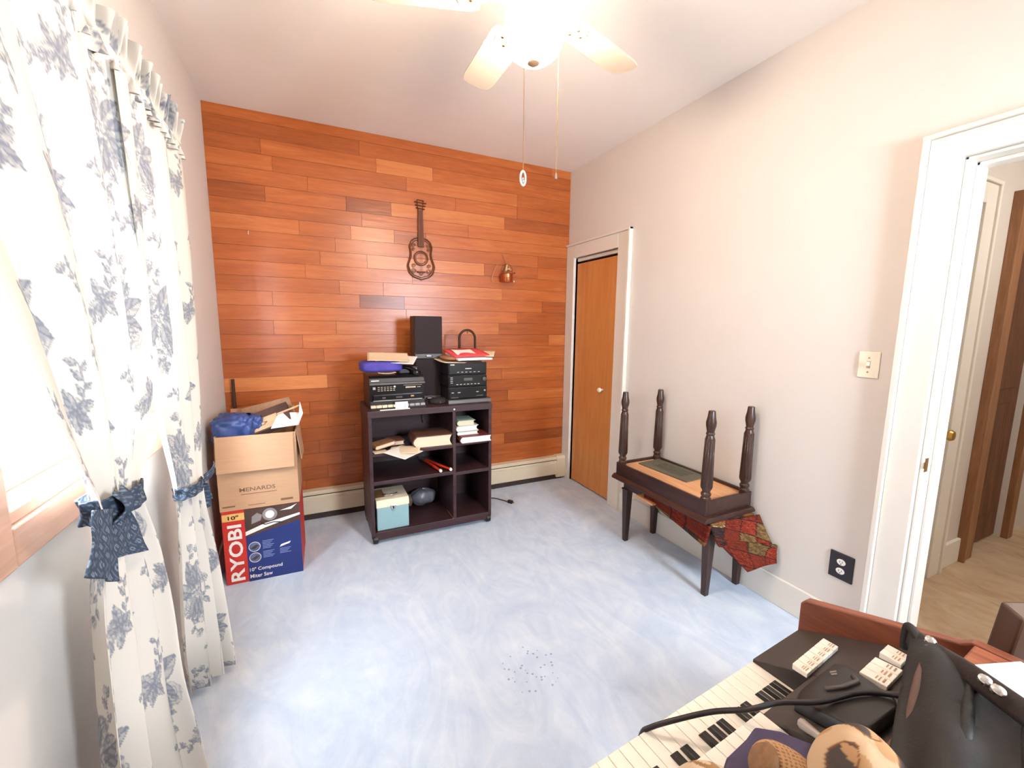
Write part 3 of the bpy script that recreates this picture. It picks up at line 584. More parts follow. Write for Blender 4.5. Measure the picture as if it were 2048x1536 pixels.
for i, hgt in enumerate((.084, .083, .088)):
    u_ = obj('unit', MB().box(0, .285-.002*i, 0, .26, z_+.002, z_+hgt), BLACK, s2, .005)
    fp = obj('front_panel', MB().box(.004, .281-.002*i, -.006, .002, z_+.006, z_+hgt-.005), BLACK2, u_, .004)
    bt = MB()
    if i == 0:
        obj('knob', MB().lathe([(.007, 0), (.006, .01), (0, .012)], 12, Matrix.Translation((.262, -.006, z_+.055)) @ Matrix.Rotation(PI/2, 4, 'X')), SILV, u_, smooth=40)
        for x_ in (.02, .065, .20): bt.box(x_, x_+.018, -.008, -.005, z_+.045, z_+.051)
        bt.box(.018, .07, -.0075, -.005, z_+.012, z_+.014); bt.box(.2, .25, -.0075, -.005, z_+.02, z_+.0215)
    if i == 1:
        obj('display', MB().box(.11, .172, -.0075, -.004, z_+.045, z_+.064), CHAR, u_, .001)
        obj('volume_knob', MB().lathe([(.016, 0), (.015, .012), (.012, .014), (0, .014)], 20, Matrix.Translation((.258, -.006, z_+.052)) @ Matrix.Rotation(PI/2, 4, 'X')), CHAR, u_, smooth=40)
        for k in range(7): bt.box(.055+k*.026, .069+k*.026, -.008, -.005, z_+.018, z_+.023)
        for k in range(4): bt.box(.014, .03, -.008, -.005, z_+.03+k*.012, z_+.034+k*.012)
    if i == 2:
        for k in range(6): bt.box(.06+k*.03, .075+k*.03, -.008, -.005, z_+.02, z_+.0235)
        bt.box(.12, .165, -.008, -.005, z_+.042, z_+.048); bt.box(.014, .043, -.0075, -.005, z_+.070, z_+.077)
    for q in range(0, len(bt.v), 8): obj('button', MB().add(bt.v[q:q+8], [(0,2,3,1), (4,5,7,6), (0,1,5,4), (2,6,7,3), (0,4,6,2), (1,3,7,5)]), SILV, u_)
    z_ += hgt
RED = mat('red_card', '#e0484e', .5, var=.05)
paper('paper', .30, .22, (1.475, -.44, TZ+.289), .1, OLDPAPER, 'crumpled yellowed papers lowest on the mini stereo', .007, (.04, .0), 11, th=.004)
bb = thing('brown_parcel', 'crumpled brown paper roll between the papers on the mini stereo', 'paper', (1.40, -.45, TZ+.30)); cushion('roll', .055, .10, .012, mat('brown_paper', '#a9714e', .7, bmp=.3, bscale=40), bb, .7, .05, seed=4, loc=(0,0,.01))
paper('paper_stack', .27, .21, (1.545, -.45, TZ+.318), .16, PAPER, 'thick stack of white sheets under the red folder', .003, (.15, 0), 14, th=.014)
paper('envelope', .24, .19, (1.625, -.42, TZ+.333), -.45, OLDPAPER, 'pale envelope jutting out on the right under the red folder', .003, (.13, .02), 15, th=.003)
tag(obj('red_folder', MB().sheet(lambda a, b: ((a-.5)*.285, (b-.5)*.215, .004*math.sin(3*a)), 8, 4), RED, None, smooth=True, solid=.006, loc=(1.535, -.44, TZ+.341), rot=(.19, 0, .14)), 'red folder on top of the paper pile over the mini stereo', 'folder')
paper('note', .15, .12, (1.505, -.455, TZ+.349), .1, PAPER, 'small curled white note lying on the red folder', .007, (.20, 0), 17)
ho = thing('metal_hoop', 'dark U-shaped metal hoop standing upright behind the red folder', 'hoop', (1.596, -.27, TZ))
obj('bow', MB().tube([(-.062, 0, 0)]+[(-.062*math.cos(PI*k/16), 0, .45+.062*math.sin(PI*k/16)-.012) for k in range(17)]+[(.062, 0, 0)], .0085, 10), mat('dark_bronze', '#3a241a', .5, .5), ho, smooth=50)
obj('hook', MB().tube([(0, 0, .495), (.003, 0, .482), (.0, 0, .476)], .003, 6), WIRE, ho, smooth=True); obj('foot', MB().box(-.08, .08, -.02, .02, 0, .012), BLACK, ho, .003)
pk = thing('round_puck', 'round flat black speaker puck between the two stereos', 'puck', (1.305, -.47, TZ)); obj('body', MB().lathe([(.05, 0), (.06, .004), (.062, .012), (.058, .024), (.05, .029), (0, .031)], 32), GRILLE, pk, smooth=40); obj('cable_plug', MB().box(.0, .01, -.066, -.058, .008, .016), CHAR, pk, .001)
bc = thing('card', 'small white card with printed round marks leaning on the stereo keys', 'card', (1.038, -.594, TZ)); obj('sheet', MB().box(-.04, .04, -.001, .001, 0, .045, Matrix.Rotation(-.12, 4, 'X')), WHITE, bc)
BLUEI = mat('blue_grey_ink', '#7a7c92', .8); mk = MB()
for zz in (.012, .03): mk.tube([(.02+.006*math.cos(a), -.0022+.12*zz, zz+.006*math.sin(a)) for a in [2*PI*k/14 for k in range(14)]], .0011, 4, True)
for zz in (.014, .022, .031): mk.box(-.024, -.004, -.0018+.12*zz, -.0008+.12*zz, zz, zz+.0018)
obj('printed_marks', mk, BLUEI, bc)
tag(box('paper_strip', .90, 1.085, -.618, -.598, TZ, TZ+.004, PAPER, bevel=.0005), 'narrow white paper strip along the front edge of the shelf unit top', 'paper')
# ------------------------------------------------------------------ books and things on the shelves
def book(name, label, w, d, h, loc, rz, cover, pages, spine='left', ct=.004, group=None, tilt=0, rounded=.3):
    """lies flat; pages face -y and +x, spine on -x"""
    t = thing(name, label, 'book', loc, rz, group); t.rotation_euler = (0, tilt, rz)
    n = 8; R = h/2; sp = [(R*rounded*2*(1-math.sin(PI*k/n)) , h*k/n) for k in range(n+1)]
    pgl = [(R*rounded*2*(1-math.sin(PI*k/n))*1.0+ct, ct+(h-2*ct)*k/n) for k in range(n+1)]
    fore = [(w-.006-.35*R*math.sin(PI*k/n), ct+(h-2*ct)*k/n) for k in range(n+1)][::-1]
    obj('page_block', MB().prism(pgl+fore, .004, d-.004, 1), pages, t)
    inner = [(a+ct, ct+(h-2*ct)*k/n) for k, (a, b) in enumerate(sp)]
    cov = sp+[(w, h), (w, h-ct)]+inner[::-1]+[(w, ct), (w, 0)]
    obj('cover', MB().prism(cov, 0, d, 1), cover, t)
    return t
LEA = mat('old_brown_leather', '#5a382a', .6, var=.25, scale=14, bmp=.3, bscale=70); TANC = mat('tan_cover', '#8f6544', .6, var=.25, scale=22)
book('large_book', 'thick old brown leather book lying on the upper left shelf', .27, .20, .082, (1.098, -.615, .606), -.03, LEA, PAGES, ct=.006)
book('book', 'yellowed small book tilted on top of loose papers, upper left shelf', .145, .10, .026, (.868, -.598, .620), .36, TANC, PAGES, ct=.0025, tilt=-.10)
book('book', 'closed brown book behind the tilted small book, upper left shelf', .12, .13, .03, (.955, -.50, .611), .1, mat('reddish_cover', '#7c4a36', .6), PAGES, ct=.003)
paper('paper', .20, .17, (1.03, -.65, .6085), .75, PAPER, 'white paper hanging in a point over the upper left shelf edge', .003, (.12, 0), 21)
paper('paper', .19, .14, (1.045, -.625, .613), -.32, OLDPAPER, 'yellowed folded paper on the upper left shelf beside the thick book', .003, (.06, 0), 23)
paper('paper', .09, .08, (.895, -.585, .609), .2, OLDPAPER, 'torn yellowed scrap under the tilted small book', .003, (0, 0), 25)
RB = 'books piled on the upper right shelf'
book('book', 'dark red book with bright white pages, lowest in the right shelf pile', .235, .17, .048, (1.412, -.64, .612), -.02, mat('dark_red_cover', '#6e3230', .5), PAGESW, group=RB, ct=.0035)
book('book', 'thin grey-paged book second from the bottom of the right shelf pile', .158, .15, .026, (1.405, -.60, .661), 0, mat('grey_cover', '#a8a29a', .5), PAGESW, group=RB, ct=.003)
book('book', 'white-paged book second from the top of the right shelf pile', .165, .15, .038, (1.398, -.60, .688), .03, mat('pale_cover', '#cfc8bc', .5), PAGESW, group=RB, ct=.004)
book('book', 'book with a pale green cover topmost in the right shelf pile', .132, .15, .036, (1.407, -.595, .727), -.02, mat('pale_green_cover', '#a9beb0', .5), PAGES, group=RB, ct=.003)
tl = thing('loppers', 'red-handled loppers lying on the middle left shelf', 'tool', (1.35, -.61, .422))
REDP = mat('red_rubber', '#d23a22', .4)
obj('handle', MB().tube(spline([(.0, .0, .014), (-.05, .13, .014), (-.10, .26, .016)], 6), [.008]*4+[.010]*9, 10), REDP, tl, smooth=60); obj('handle', MB().tube(spline([(-.07, .0, .014), (-.085, .10, .014), (-.115, .25, .016)], 6), [.008]*4+[.010]*9, 10), REDP, tl, smooth=60)
obj('grip_end', MB().lathe([(.0, -.006), (.010, -.004), (.011, .012), (.0, .012)], 12, Matrix.Translation((.003, -.008, .014)) @ Matrix.Rotation(-PI/2, 4, 'X')), CREAM, tl, smooth=50); obj('grip_end', MB().lathe([(.0, -.006), (.010, -.004), (.011, .012), (.0, .012)], 12, Matrix.Translation((-.068, -.008, .014)) @ Matrix.Rotation(-PI/2, 4, 'X')), CREAM, tl, smooth=50)
obj('blade', MB().prism([(-.10, .25), (-.125, .25), (-.15, .31), (-.13, .36), (-.11, .33)], .010, .018, 2), mat('dull_steel', '#77706c', .4, .8), tl, .002)
TEAL = mat('teal_enamel', '#8fb0b4', .4, var=.03); 
fb = thing('file_box', 'pale teal metal file box with a cream lid on the bottom shelf', 'box', (.862, -.60, .079))
obj('body', MB().box(0, .205, 0, .24, 0, .158), TEAL, fb, .006)
ld = obj('lid', MB().box(-.003, .208, -.004, .244, .155, .186).prism([(-.004, .186), (.012, .204), (.232, .204), (.244, .186)], -.003, .208, 0), mat('cream_enamel', '#efdcc0', .4, var=.04), fb, .005)
obj('handle', MB().tube(spline([(.06, .10, .206), (.062, .075, .214), (.10, .06, .212), (.14, .075, .214), (.142, .10, .206)], 6), .004, 8), CHROME, ld, smooth=True)
obj('rust_patch', MB().box(-.001, .06, .06, .2, .2045, .2053), mat('rusty_patch', '#9a7044', .7, var=.2), ld)
lk = obj('latch', MB().prism([(.085, .168), (.122, .168), (.118, .15), (.1035, .128), (.089, .15)], -.009, -.003, 1), CHROME, fb, .002); obj('latch_tongue', MB().prism([(.098, .160), (.109, .160), (.107, .146), (.1035, .14), (.1, .146)], -.013, -.008, 1), BLACK, lk, .001)
rp = thing('rolled_bag', 'grey shiny rolled bundle in the dark at the back of the bottom left shelf', 'bundle', (1.20, -.30, .079)); cushion('roll', .095, .055, .06, mat('grey_film', '#6e6a72', .35, var=.3, scale=20), rp, .9, .04, seed=8, loc=(.03, 0, .062)); cushion('roll_end', .03, .035, .045, mat('brown_film', '#6b5648', .5, var=.3, scale=20), rp, .9, .05, seed=9, loc=(-.075, .0, .05))
pg = thing('power_lead', 'brown power lead with a dark plug trailing on the carpet right of the shelf unit', 'power lead', (0, 0, 0))
obj('wire', MB().tube(spline([(1.52, -.16, .7), (1.56, -.165, .4), (1.63, -.165, .14), (1.69, -.18, .012), (1.76, -.21, .006), (1.84, -.262, .006), (1.90, -.36, .008)], 8), .0042, 6), mat('brown_cord', '#4a2c22', .5), pg, smooth=True)
PT = Matrix.Translation((1.915, -.385, .002)) @ Matrix.Rotation(-1.05, 4, 'Z'); obj('plug', MB().box(-.02, .022, -.013, .013, 0, .024, PT), BLACK, pg, .004)
for q in (-.005, .005): obj('prong', MB().box(.02, .036, q-.001, q+.001, .008, .014, PT), BRASS, pg)
tag(obj('loose_cable', MB().tube(spline([(1.26, -.215, .83), (1.258, -.24, .74), (1.27, -.26, .695)], 8), .004, 6), mat('grey_cable', '#4b4148', .5), None, smooth=True), 'grey cable hanging inside the top left compartment', 'cable')

# ------------------------------------------------------------------ boxes by the curtain
NAVY = mat('box_navy', '#1f2f6e', .55, var=.06); BRED = mat('box_red', '#c3291f', .55, var=.04); BYEL = mat('box_yellow', '#eab96a', .6); BWHT = mat('box_white', '#efe6dc', .6); BGRY = mat('box_grey', '#8d8582', .6, var=.2); BDK = mat('box_brown_photo', '#4c342c', .6, var=.25, scale=14)
rx = thing('saw_box', 'red and navy printed saw carton standing on the carpet', 'box', (.055, -.737, 0), -.025)
obj('carton', MB().box(0, .372, 0, .36, 0, .418), BRED, rx, .004)
y_ = -.0012
obj('navy_panel', MB().box(.105, .372, y_, .0, .0, .418), NAVY, rx); obj('photo_panel', MB().prism([(.105, .26), (.372, .315), (.372, .418), (.105, .418)], y_-.0006, .0, 1), BDK, rx)
obj('size_panel', MB().box(0.004, .105, y_-.0012, 0, .363, .402), BYEL, rx)
text('lettering', '10"', BLACK, rx, .048, .022, (.03, y_-.0018, .370), RF, .02)
text('lettering', 'RYOBI', BWHT, rx, .322, .066, (.089, y_-.0012, .018), RF @ Matrix.Rotation(PI/2, 3, 'Z'), .022)
text('lettering', '10" Compound', BWHT, rx, .158, .026, (.112, y_-.0012, .052), RF, .010); text('lettering', 'Miter Saw', BWHT, rx, .108, .022, (.112, y_-.0012, .018), RF, .010)
def disc(mb, x, z, R, y, n=24, sq=1): mb.prism([(x+R*math.cos(2*PI*k/n), z+R*sq*math.sin(2*PI*k/n)) for k in range(n)], y-.0005, y, 1)
for zz in (.198, .135):
    rg = MB(); rg.tube([(.142+.027*math.cos(2*PI*k/24), y_-.0005, zz+.027*math.sin(2*PI*k/24)) for k in range(24)], .0016, 4, True)
    q = obj('inset_picture', rg, BWHT, rx); p_ = MB(); disc(p_, .142, zz, .025, y_-.0004); obj('inset_photo', p_, mat('inset_blue', '#55698c', .6, var=.3, scale=40), q)
    p_ = MB().prism([(.122, zz-.008), (.15, zz+.012), (.164, zz+.004), (.14, zz-.014)], y_-.0016, y_-.0008, 1); obj('inset_tool', p_, BDK, q)
ln_ = MB()
for (xa_, z0_, n_) in ((.18, .222, 6), (.18, .160, 5), (.262, .160, 4)):
    for i in range(n_): ln_.box(xa_, xa_+.055-.008*(i % 3), y_-.0006, y_, z0_-i*.0085, z0_-i*.0085+.0028)
obj('small_print', ln_, mat('pale_blue_ink', '#8c9ac4', .6), rx)
obj('label_tag', MB().prism([(.262, .172), (.312, .186), (.318, .197), (.27, .186)], y_-.001, y_, 1), BWHT, rx)
ph = MB(); disc(ph, .225, .372, .036, y_-.0008); ph.prism([(.135, .33), (.18, .345), (.188, .375), (.165, .39), (.14, .372)], y_-.0012, y_-.0006, 1)
obj('printed_saw', ph, BGRY, rx); ph = MB(); disc(ph, .225, .372, .022, y_-.0014); ph.prism([(.105, .268), (.2, .30), (.372, .345), (.372, .358), (.2, .325), (.105, .29)], y_-.0012, y_-.0007, 1); ph.prism([(.275, .385), (.33, .40), (.36, .412), (.33, .385)], y_-.0013, y_-.0007, 1)
obj('printed_bench', ph, BWHT, rx); obj('printed_cable', MB().tube([(.18, y_-.001, .33), (.2, y_-.001, .318), (.24, y_-.001, .325), (.28, y_-.001, .318)], .003, 4), BLACK, rx)
obj('top_print', MB().box(.005, .1, .006, .03, .4178, .419).box(.12, .36, .01, .03, .4178, .419), BWHT, rx)
cb = thing('cardboard_box', 'open brown cardboard box standing on the saw carton', 'box', (.053, -.738, .4195), -.025)
cw, cd, chh, th_ = .376, .34, .405, .004
w4 = MB(); w4.box(0, cw, 0, th_, 0, chh); w4.box(0, cw, cd-th_, cd, 0, chh); w4.box(0, th_, th_, cd-th_, 0, chh); w4.box(cw-th_, cw, th_, cd-th_, 0, chh); w4.box(th_, cw-th_, th_, cd-th_, 0, th_)
obj('walls', w4, CARD, cb)
obj('front_flap', MB().prism([(-.001, 0), (-.005, 0), (-.030, -.188), (-.026, -.188)], .004, cw-.012, 0, Matrix.Translation((0, 0, chh))), CARD, cb, .001)
obj('rear_flap', MB().prism([(cd-.004, 0), (cd, 0), (cd+.02, .085), (cd+.016, .085)], .02, cw-.02, 0, Matrix.Translation((0, 0, chh))), CARDIN, cb, .001)
obj('side_flap', MB().prism([(.02, 0), (.31, 0), (.29, -.16), (.25, -.185), (.05, -.175)], 0, .004, 0, Matrix.Translation((cw, 0, chh)) @ Matrix.Rotation(-.11, 4, 'Y')), CARD, cb, .001)
obj('side_flap', MB().prism([(.02, 0), (.31, 0), (.30, -.17), (.04, -.17)], -.004, 0, 0, Matrix.Translation((0, 0, chh)) @ Matrix.Rotation(.06, 4, 'Y')), CARD, cb, .001)
text('lettering', 'MENARDS', INK, cb, .168, .022, (.095, -.0006, .098), RF, .012)
obj('printed_lines', MB().box(.10, .27, -.0006, 0, .082, .085).box(.012, .07, -.0006, 0, .02, .028).box(.13, .21, -.0006, 0, .018, .021).box(.285, .345, -.0006, 0, .022, .034), INK, cb)
BLUEB = mat('blue_vinyl', '#33487e', .35, var=.15, scale=15, bmp=.3, bscale=30)
bp = thing('blue_bag', 'crinkled blue vinyl bag sticking out of the cardboard box', 'bag', (.125, -.60, .84)); cushion('bag_body', .095, .11, .075, BLUEB, bp, .55, .03, seed=3, loc=(0, 0, -.002), n=40, crinkle=.10); cushion('bag_fold', .05, .06, .05, BLUEB, bp, .7, .05, seed=13, loc=(.085, .02, .005), n=30, crinkle=.16)
bk = thing('picture_frame', 'dark slab with a pale label lying tilted in the cardboard box', 'frame', (.285, -.58, .865)); RT = Matrix.Rotation(-.34, 4, 'Y') @ Matrix.Rotation(.55, 4, 'X')
obj('board', MB().box(-.135, .12, -.085, .085, -.022, .012, RT), BDK, bk, .002); obj('label_plate', MB().box(-.12, .055, -.075, .02, .012, .014, RT), mat('pale_label', '#c4a27c', .6, var=.15, scale=40), bk); obj('label_scroll', MB().tube([tuple(RT @ Vector((-.04+.035*math.cos(a)*(1+.2*math.sin(5*a)), -.03+.014*math.sin(a), .0150))) for a in [2*PI*k/22 for k in range(22)]], .002, 4, True), BDK, bk)
tag(obj('book_board', MB().box(-.14, .12, -.004, .004, -.10, .05, Matrix.Rotation(-.22, 4, 'Y')), TANC, None, .001, loc=(.29, -.45, .90)), 'tan board standing behind the dark slab in the cardboard box', 'board')
wf = thing('white_folder', 'white folded sheet leaning out of the right side of the cardboard box', 'paper', (.395, -.62, .855)); obj('sheet', MB().add([(-.085, -.09, -.012), (.05, -.10, .0), (.072, .02, .045), (-.05, .04, .05)], [(0, 1, 2, 3)]), PAPER, wf, solid=.002)
obj('fold', MB().add([(.05, -.10, .0), (.075, -.05, .055), (.06, .04, .105), (.072, .02, .045)], [(0, 1, 2, 3)]), PAPER, wf, solid=.002); obj('tan_edge', MB().tube([(-.06, .02, .045), (.06, .045, .085)], .006, 6), CARD, wf)
tag(obj('stick', MB().tube([(.052, -.03, .25), (.054, -.03, 1.045)], [.012, .009], 10), mat('dark_stick', '#3c1e14', .6), None, smooth=40), 'thin dark stick leaning upright behind the cardboard box', 'stick')
# ------------------------------------------------------------------ wire guitar and copper pot on the planks
gt = thing('wire_guitar', 'wire guitar ornament hung on the plank wall', 'ornament', (1.318, -.02, 1.755))
def body_outline(k=1.0, n=64):
    pts = []
    for i in range(n):
        a = 2*PI*i/n; s_ = math.sin(a); c_ = math.cos(a)
        z = .155-.155*c_; t_ = z/.31
        hw = np.interp(t_, [0, .06, .15, .32, .52, .62, .78, .9, .97, 1.0], [0, .06, .09, .105, .082, .078, .086, .072, .045, 0])
        pts.append((math.copysign(hw, s_)*k if abs(s_) > 1e-6 else 0, 0, .155+(z-.155)*k))
    return pts
obj('body_rim', MB().tube(body_outline(), .0045, 6, True), WIRE, gt, smooth=True); obj('inner_rim', MB().tube([(x, .008, z) for x, y, z in body_outline(.9)], .003, 6, True), WIRE, gt, smooth=True)
obj('sound_hole', MB().tube([(.052*math.cos(a), -.002, .158+.052*math.sin(a)) for a in [2*PI*k/28 for k in range(28)]], .0035, 6, True).tube([(.04*math.cos(a), -.002, .158+.04*math.sin(a)) for a in [2*PI*k/28 for k in range(28)]], .002, 6, True), WIRE, gt, smooth=True)
sc = MB()
for sx_, zz, R_ in ((-1, .06, .022), (1, .06, .022), (-1, .25, .018), (1, .25, .018), (-1, .10, .016), (1, .10, .016), (0, .045, .018), (-1, .22, .013), (1, .22, .013)):
    sc.tube([(sx_*.058+R_*(1-k/30)*math.cos(k*.5), .003, zz+R_*(1-k/30)*math.sin(k*.5)) for k in range(24)], .0016, 5)
obj('scrolls', sc, WIRE, gt, smooth=True)
obj('neck', MB().prism([(-.022, .24), (.024, .24), (.018, .505), (-.018, .505)], -.008, .0, 1), mat('neck_rust', '#6a361c', .65, .0, var=.15, scale=40), gt, .002)
obj('headstock', MB().tube([(-.016, 0, .505), (-.024, 0, .578)], .003, 6).tube([(.016, 0, .505), (.024, 0, .578)], .003, 6).tube([(-.024, 0, .578), (.024, 0, .578)], .003, 6), WIRE, gt, smooth=True)
for i in range(3): obj('tuning_peg', MB().tube([(-.045+.006*i, -.003, .562-.021*i), (.045-.006*i, -.003, .558-.021*i)], .004, 6), WIRE, gt, smooth=True)
st_ = MB(); [st_.tube([(-.009+.006*k, -.011, .06), (-.009+.006*k, -.011, .51)], .0007, 4) for k in range(4)]; obj('strings', st_, WIRE, gt); obj('bridge', MB().box(-.03, .03, -.012, .0, .05, .062), WIRE, gt, .001)
cp = thing('copper_planter', 'small copper pot in a wire hanger on the plank wall', 'pot', (2.018, -.055, 1.77))
obj('pot', MB().lathe([(.0, 0), (.046, 0), (.048, .004), (.051, .062), (.054, .064), (.051, .068), (.047, .062), (.045, .006), (.0, .005)], 28), COPPER, cp, smooth=40); obj('pot_band', MB().lathe([(.0515, .03), (.0525, .032), (.0515, .034)], 28), COPPER, cp, smooth=40)
obj('hanger', MB().tube([(-.05, .0, .06)]+[(-.052*math.cos(PI*k/14), 0, .085+.06*math.sin(PI*k/14)) for k in range(15)]+[(.05, 0, .06)], .0022, 6).tube([(0, .02, .145), (-.03, .04, .23)], .0015, 5), WIRE, cp, smooth=True)
obj('wire_heart', MB().tube(spline([(-.04, .03, .16), (-.075, .03, .14), (-.11, .03, .06), (-.12, .03, .02), (-.10, .03, -.005), (-.075, .03, .01)], 8), .0018, 6), BRASS, cp, smooth=True)
obj('leaf', MB().sheet(lambda a, b: (-.015+.06*a, -.02+.03*b+.02*math.sin(3*a), .085+.045*math.sin(PI*a)*(.4+b)), 8, 6), mat('dried_petal', '#d8b08a', .7, var=.1), cp, smooth=True, solid=.001); obj('leaf', MB().sheet(lambda a, b: (-.03+.05*a, .0+.02*b, .068+.05*a+.02*b), 6, 4), mat('dry_leaf', '#7a5634', .7, var=.2), cp, smooth=True, solid=.001)
obj('bead', MB().lathe([(0, -.008), (.006, -.004), (.006, .004), (0, .008)], 10, Matrix.Translation((.085, .03, .082))), WIRE, cp, smooth=True); obj('bead', MB().lathe([(0, -.008), (.005, -.004), (.005, .004), (0, .008)], 10, Matrix.Translation((.08, .03, .012))), CREAM, cp, smooth=True)
tag(obj('wall_hook', MB().tube([(.201, -.006, 2.005), (.201, -.022, 1.995), (.201, -.024, 1.985), (.201, -.02, 1.978)], .0022, 6), CREAM, None, smooth=True), 'tiny white hook alone on the left of the plank wall', 'hook')
# ------------------------------------------------------------------ ceiling fan with glowing globe
fx, fy = 1.222, -1.985
fn_ = thing('ceiling_fan', 'white ceiling fan with a lit round glass globe', 'fan', (fx, fy, H))
FANW = mat('fan_white', '#cfc2b0', .4, var=.02)
obj('canopy', MB().lathe([(0, 0), (.075, 0), (.07, -.04), (.03, -.06), (.014, -.065)], 28), FANW, fn_, smooth=40); obj('downrod', MB().lathe([(.013, -.06), (.013, -.17)], 14), FANW, fn_, smooth=40)
obj('motor_housing', MB().lathe([(.03, -.15), (.075, -.165), (.10, -.20), (.105, -.24), (.098, -.275), (.085, -.29), (.07, -.30)], 36), FANW, fn_, smooth=40)
obj('light_fitter', MB().lathe([(.07, -.295), (.078, -.305), (.078, -.325), (.062, -.338), (.05, -.34)], 32), FANW, fn_, smooth=40)
gl_ = obj('glass_globe', MB().lathe([(.055, -.325), (.078, -.34), (.092, -.365), (.096, -.395), (.092, -.43), (.078, -.458), (.055, -.476), (.03, -.484), (.010, -.486)], 36), emit('globe_glow', (1, .81, .64, 1), LAMP_W), fn_, smooth=True); gl_['label'] = 'glowing white glass globe'
obj('globe_finial', MB().lathe([(.0, -.494), (.014, -.493), (.02, -.489), (.018, -.484), (0, -.482)], 16), mat('tan_finial', '#c49a74', .4), fn_, smooth=40)
for k in range(5):
    a = math.radians(18+72*k); RZ = Matrix.Rotation(a, 4, 'Z') @ Matrix.Translation((0, 0, -.304)) @ Matrix.Rotation(math.radians(9), 4, 'X')
    bl = [(.17, -.055), (.20, -.066), (.49, -.066), (.525, -.058), (.54, -.03), (.54, .03), (.525, .058), (.49, .066), (.20, .066), (.17, .055)]
    b_ = obj('blade', MB().prism(bl, -.003, .003, 2, RZ), FANW, fn_, .002)
    obj('blade_iron', MB().prism([(.06, -.018), (.15, -.02), (.185, -.045), (.235, -.04), (.255, 0), (.235, .04), (.185, .045), (.15, .02), (.06, .018)], -.007, -.003, 2, RZ), FANW, b_, .0015)
    sr = MB(); [sr.lathe([(.006, -.0075), (.005, -.0095), (0, -.010)], 8, RZ @ Matrix.Translation((x_, y__, 0))) for x_, y__ in ((.2, .02), (.2, -.02), (.235, 0))]; obj('screws', sr, BRASS, b_)
CH = mat('pull_chain', '#b08a62', .4, .7)
pc = thing('pull_chain', 'long fan pull chain ending in a glass drop', 'chain', (1.16, -2.045, H-.325)); obj('chain', MB().tube([(.015, .015, 0), (.0, 0, -.03), (0, 0, -.52)], .0013, 6), CH, pc)
obj('glass_drop', MB().tube([(.009*math.sin(a), 0, -.54-.021*math.cos(a)) for a in [2*PI*k/20 for k in range(20)]], .0035, 8, True), mat('clear_drop', '#f2ece6', .1, .3), pc, smooth=True); obj('drop_core', MB().lathe([(0, -.012), (.004, -.004), (.004, .004), (0, .01)], 10, Matrix.Translation((0, 0, -.545))), CHROME, pc, smooth=True)
pc = thing('pull_chain', 'shorter fan pull chain with a tiny bell end, right of the globe', 'chain', (1.287, -2.034, H-.325)); obj('chain', MB().tube([(-.015, .012, 0), (0, 0, -.03), (0, 0, -.50)], .0013, 6), CH, pc); obj('bell_end', MB().lathe([(.001, -.50), (.003, -.505), (.005, -.52), (0, -.521)], 10), CHROME, pc, smooth=40)
# ------------------------------------------------------------------ benches against the right wall
b1 = thing('bench', 'lower dark wooden bench standing on four tapered legs', 'bench', (2.49, -1.55, 0))
bx, by = .145, .345
for sx_ in (-1, 1):
    for sy_ in (-1, 1):
        x_, y__ = sx_*.122, sy_*.318
        v = [(x_+a*.014, y__+b*.014, 0) for a in (-1, 1) for b in (-1, 1)]+[(x_+a*.024, y__+b*.024, .352) for a in (-1, 1) for b in (-1, 1)]
        g_ = obj('leg', MB().add(v, [(0, 1, 3, 2), (4, 6, 7, 5), (0, 4, 5, 1), (2, 3, 7, 6), (0, 2, 6, 4), (1, 5, 7, 3)]), BENCHL, b1, .002)
        obj('collar', MB().box(x_-.028, x_+.028, y__-.028, y__+.028, .352, .365), BENCH, g_, .003)
obj('apron', MB().box(-.14, .14, -.338, .338, .362, .428), BENCH, b1, .003); obj('seat', MB().box(-.152, .152, -.35, .35, .428, .444), BENCH, b1, .004)
b2 = thing('bench', 'upside-down dark bench with turned legs pointing up, resting on another bench', 'bench', (2.447, -1.565, .4445))
obj('seat_molding', MB().prism([(-.19, 0), (.185, 0), (.185, .012), (.178, .018), (.172, .028), (-.172, .028), (-.182, .02), (-.19, .012)], -.365, .365, 1), BENCH, b2, .002)
for q in ((-.172, -.155, -.345, .345), (.155, .172, -.345, .345)): obj('apron', MB().box(q[0], q[1], q[2], q[3], .026, .108), BENCH, b2, .003)
for q in ((-.155, .155, -.345, -.328), (-.155, .155, .328, .345)): obj('apron', MB().box(q[0], q[1], q[2], q[3], .026, .108), BENCH, b2, .003)
obj('seat_underside', MB().box(-.155, .155, -.328, .328, .07, .092), PLY, b2)
prof = [(.0, .09), (.026, .09), (.027, .118), (.021, .124), (.026, .132), (.027, .142), (.020, .150), (.022, .158), (.030, .17), (.0285, .30), (.0235, .43), (.019, .442), (.024, .450), (.019, .458), (.020, .466), (.026, .49), (.027, .508), (.021, .535), (.018, .562), (.016, .566), (0, .566)]
for sx_ in (-1, 1):
    for sy_ in (-1, 1):
        g_ = obj('leg', MB().lathe(prof, 20, Matrix.Translation((sx_*.146, sy_*.318, 0)) @ Matrix.Diagonal((.92, .92, 1, 1))), BENCHL, b2, smooth=35)
        rd_ = MB(); [rd_.tube([(sx_*.146+.0265*math.cos(a), sy_*.318+.0265*math.sin(a), .175), (sx_*.146+.0215*math.cos(a), sy_*.318+.0215*math.sin(a), .425)], .0028, 5) for a in [2*PI*k/12 for k in range(12)]]
        obj('reeding', rd_, BENCHL, g_, smooth=True)
MATG = mat('green_rubber', '#5a5546', .7, var=.12, scale=60, bmp=.2, bscale=300)
mt = thing('ribbed_mat', 'dark green ribbed rubber mat on the upturned bench underside', 'mat', (2.513, -1.455, .5375), .055)
obj('slab', MB().box(-.094, .09, -.185, .185, 0, .008), MATG, mt, .003)
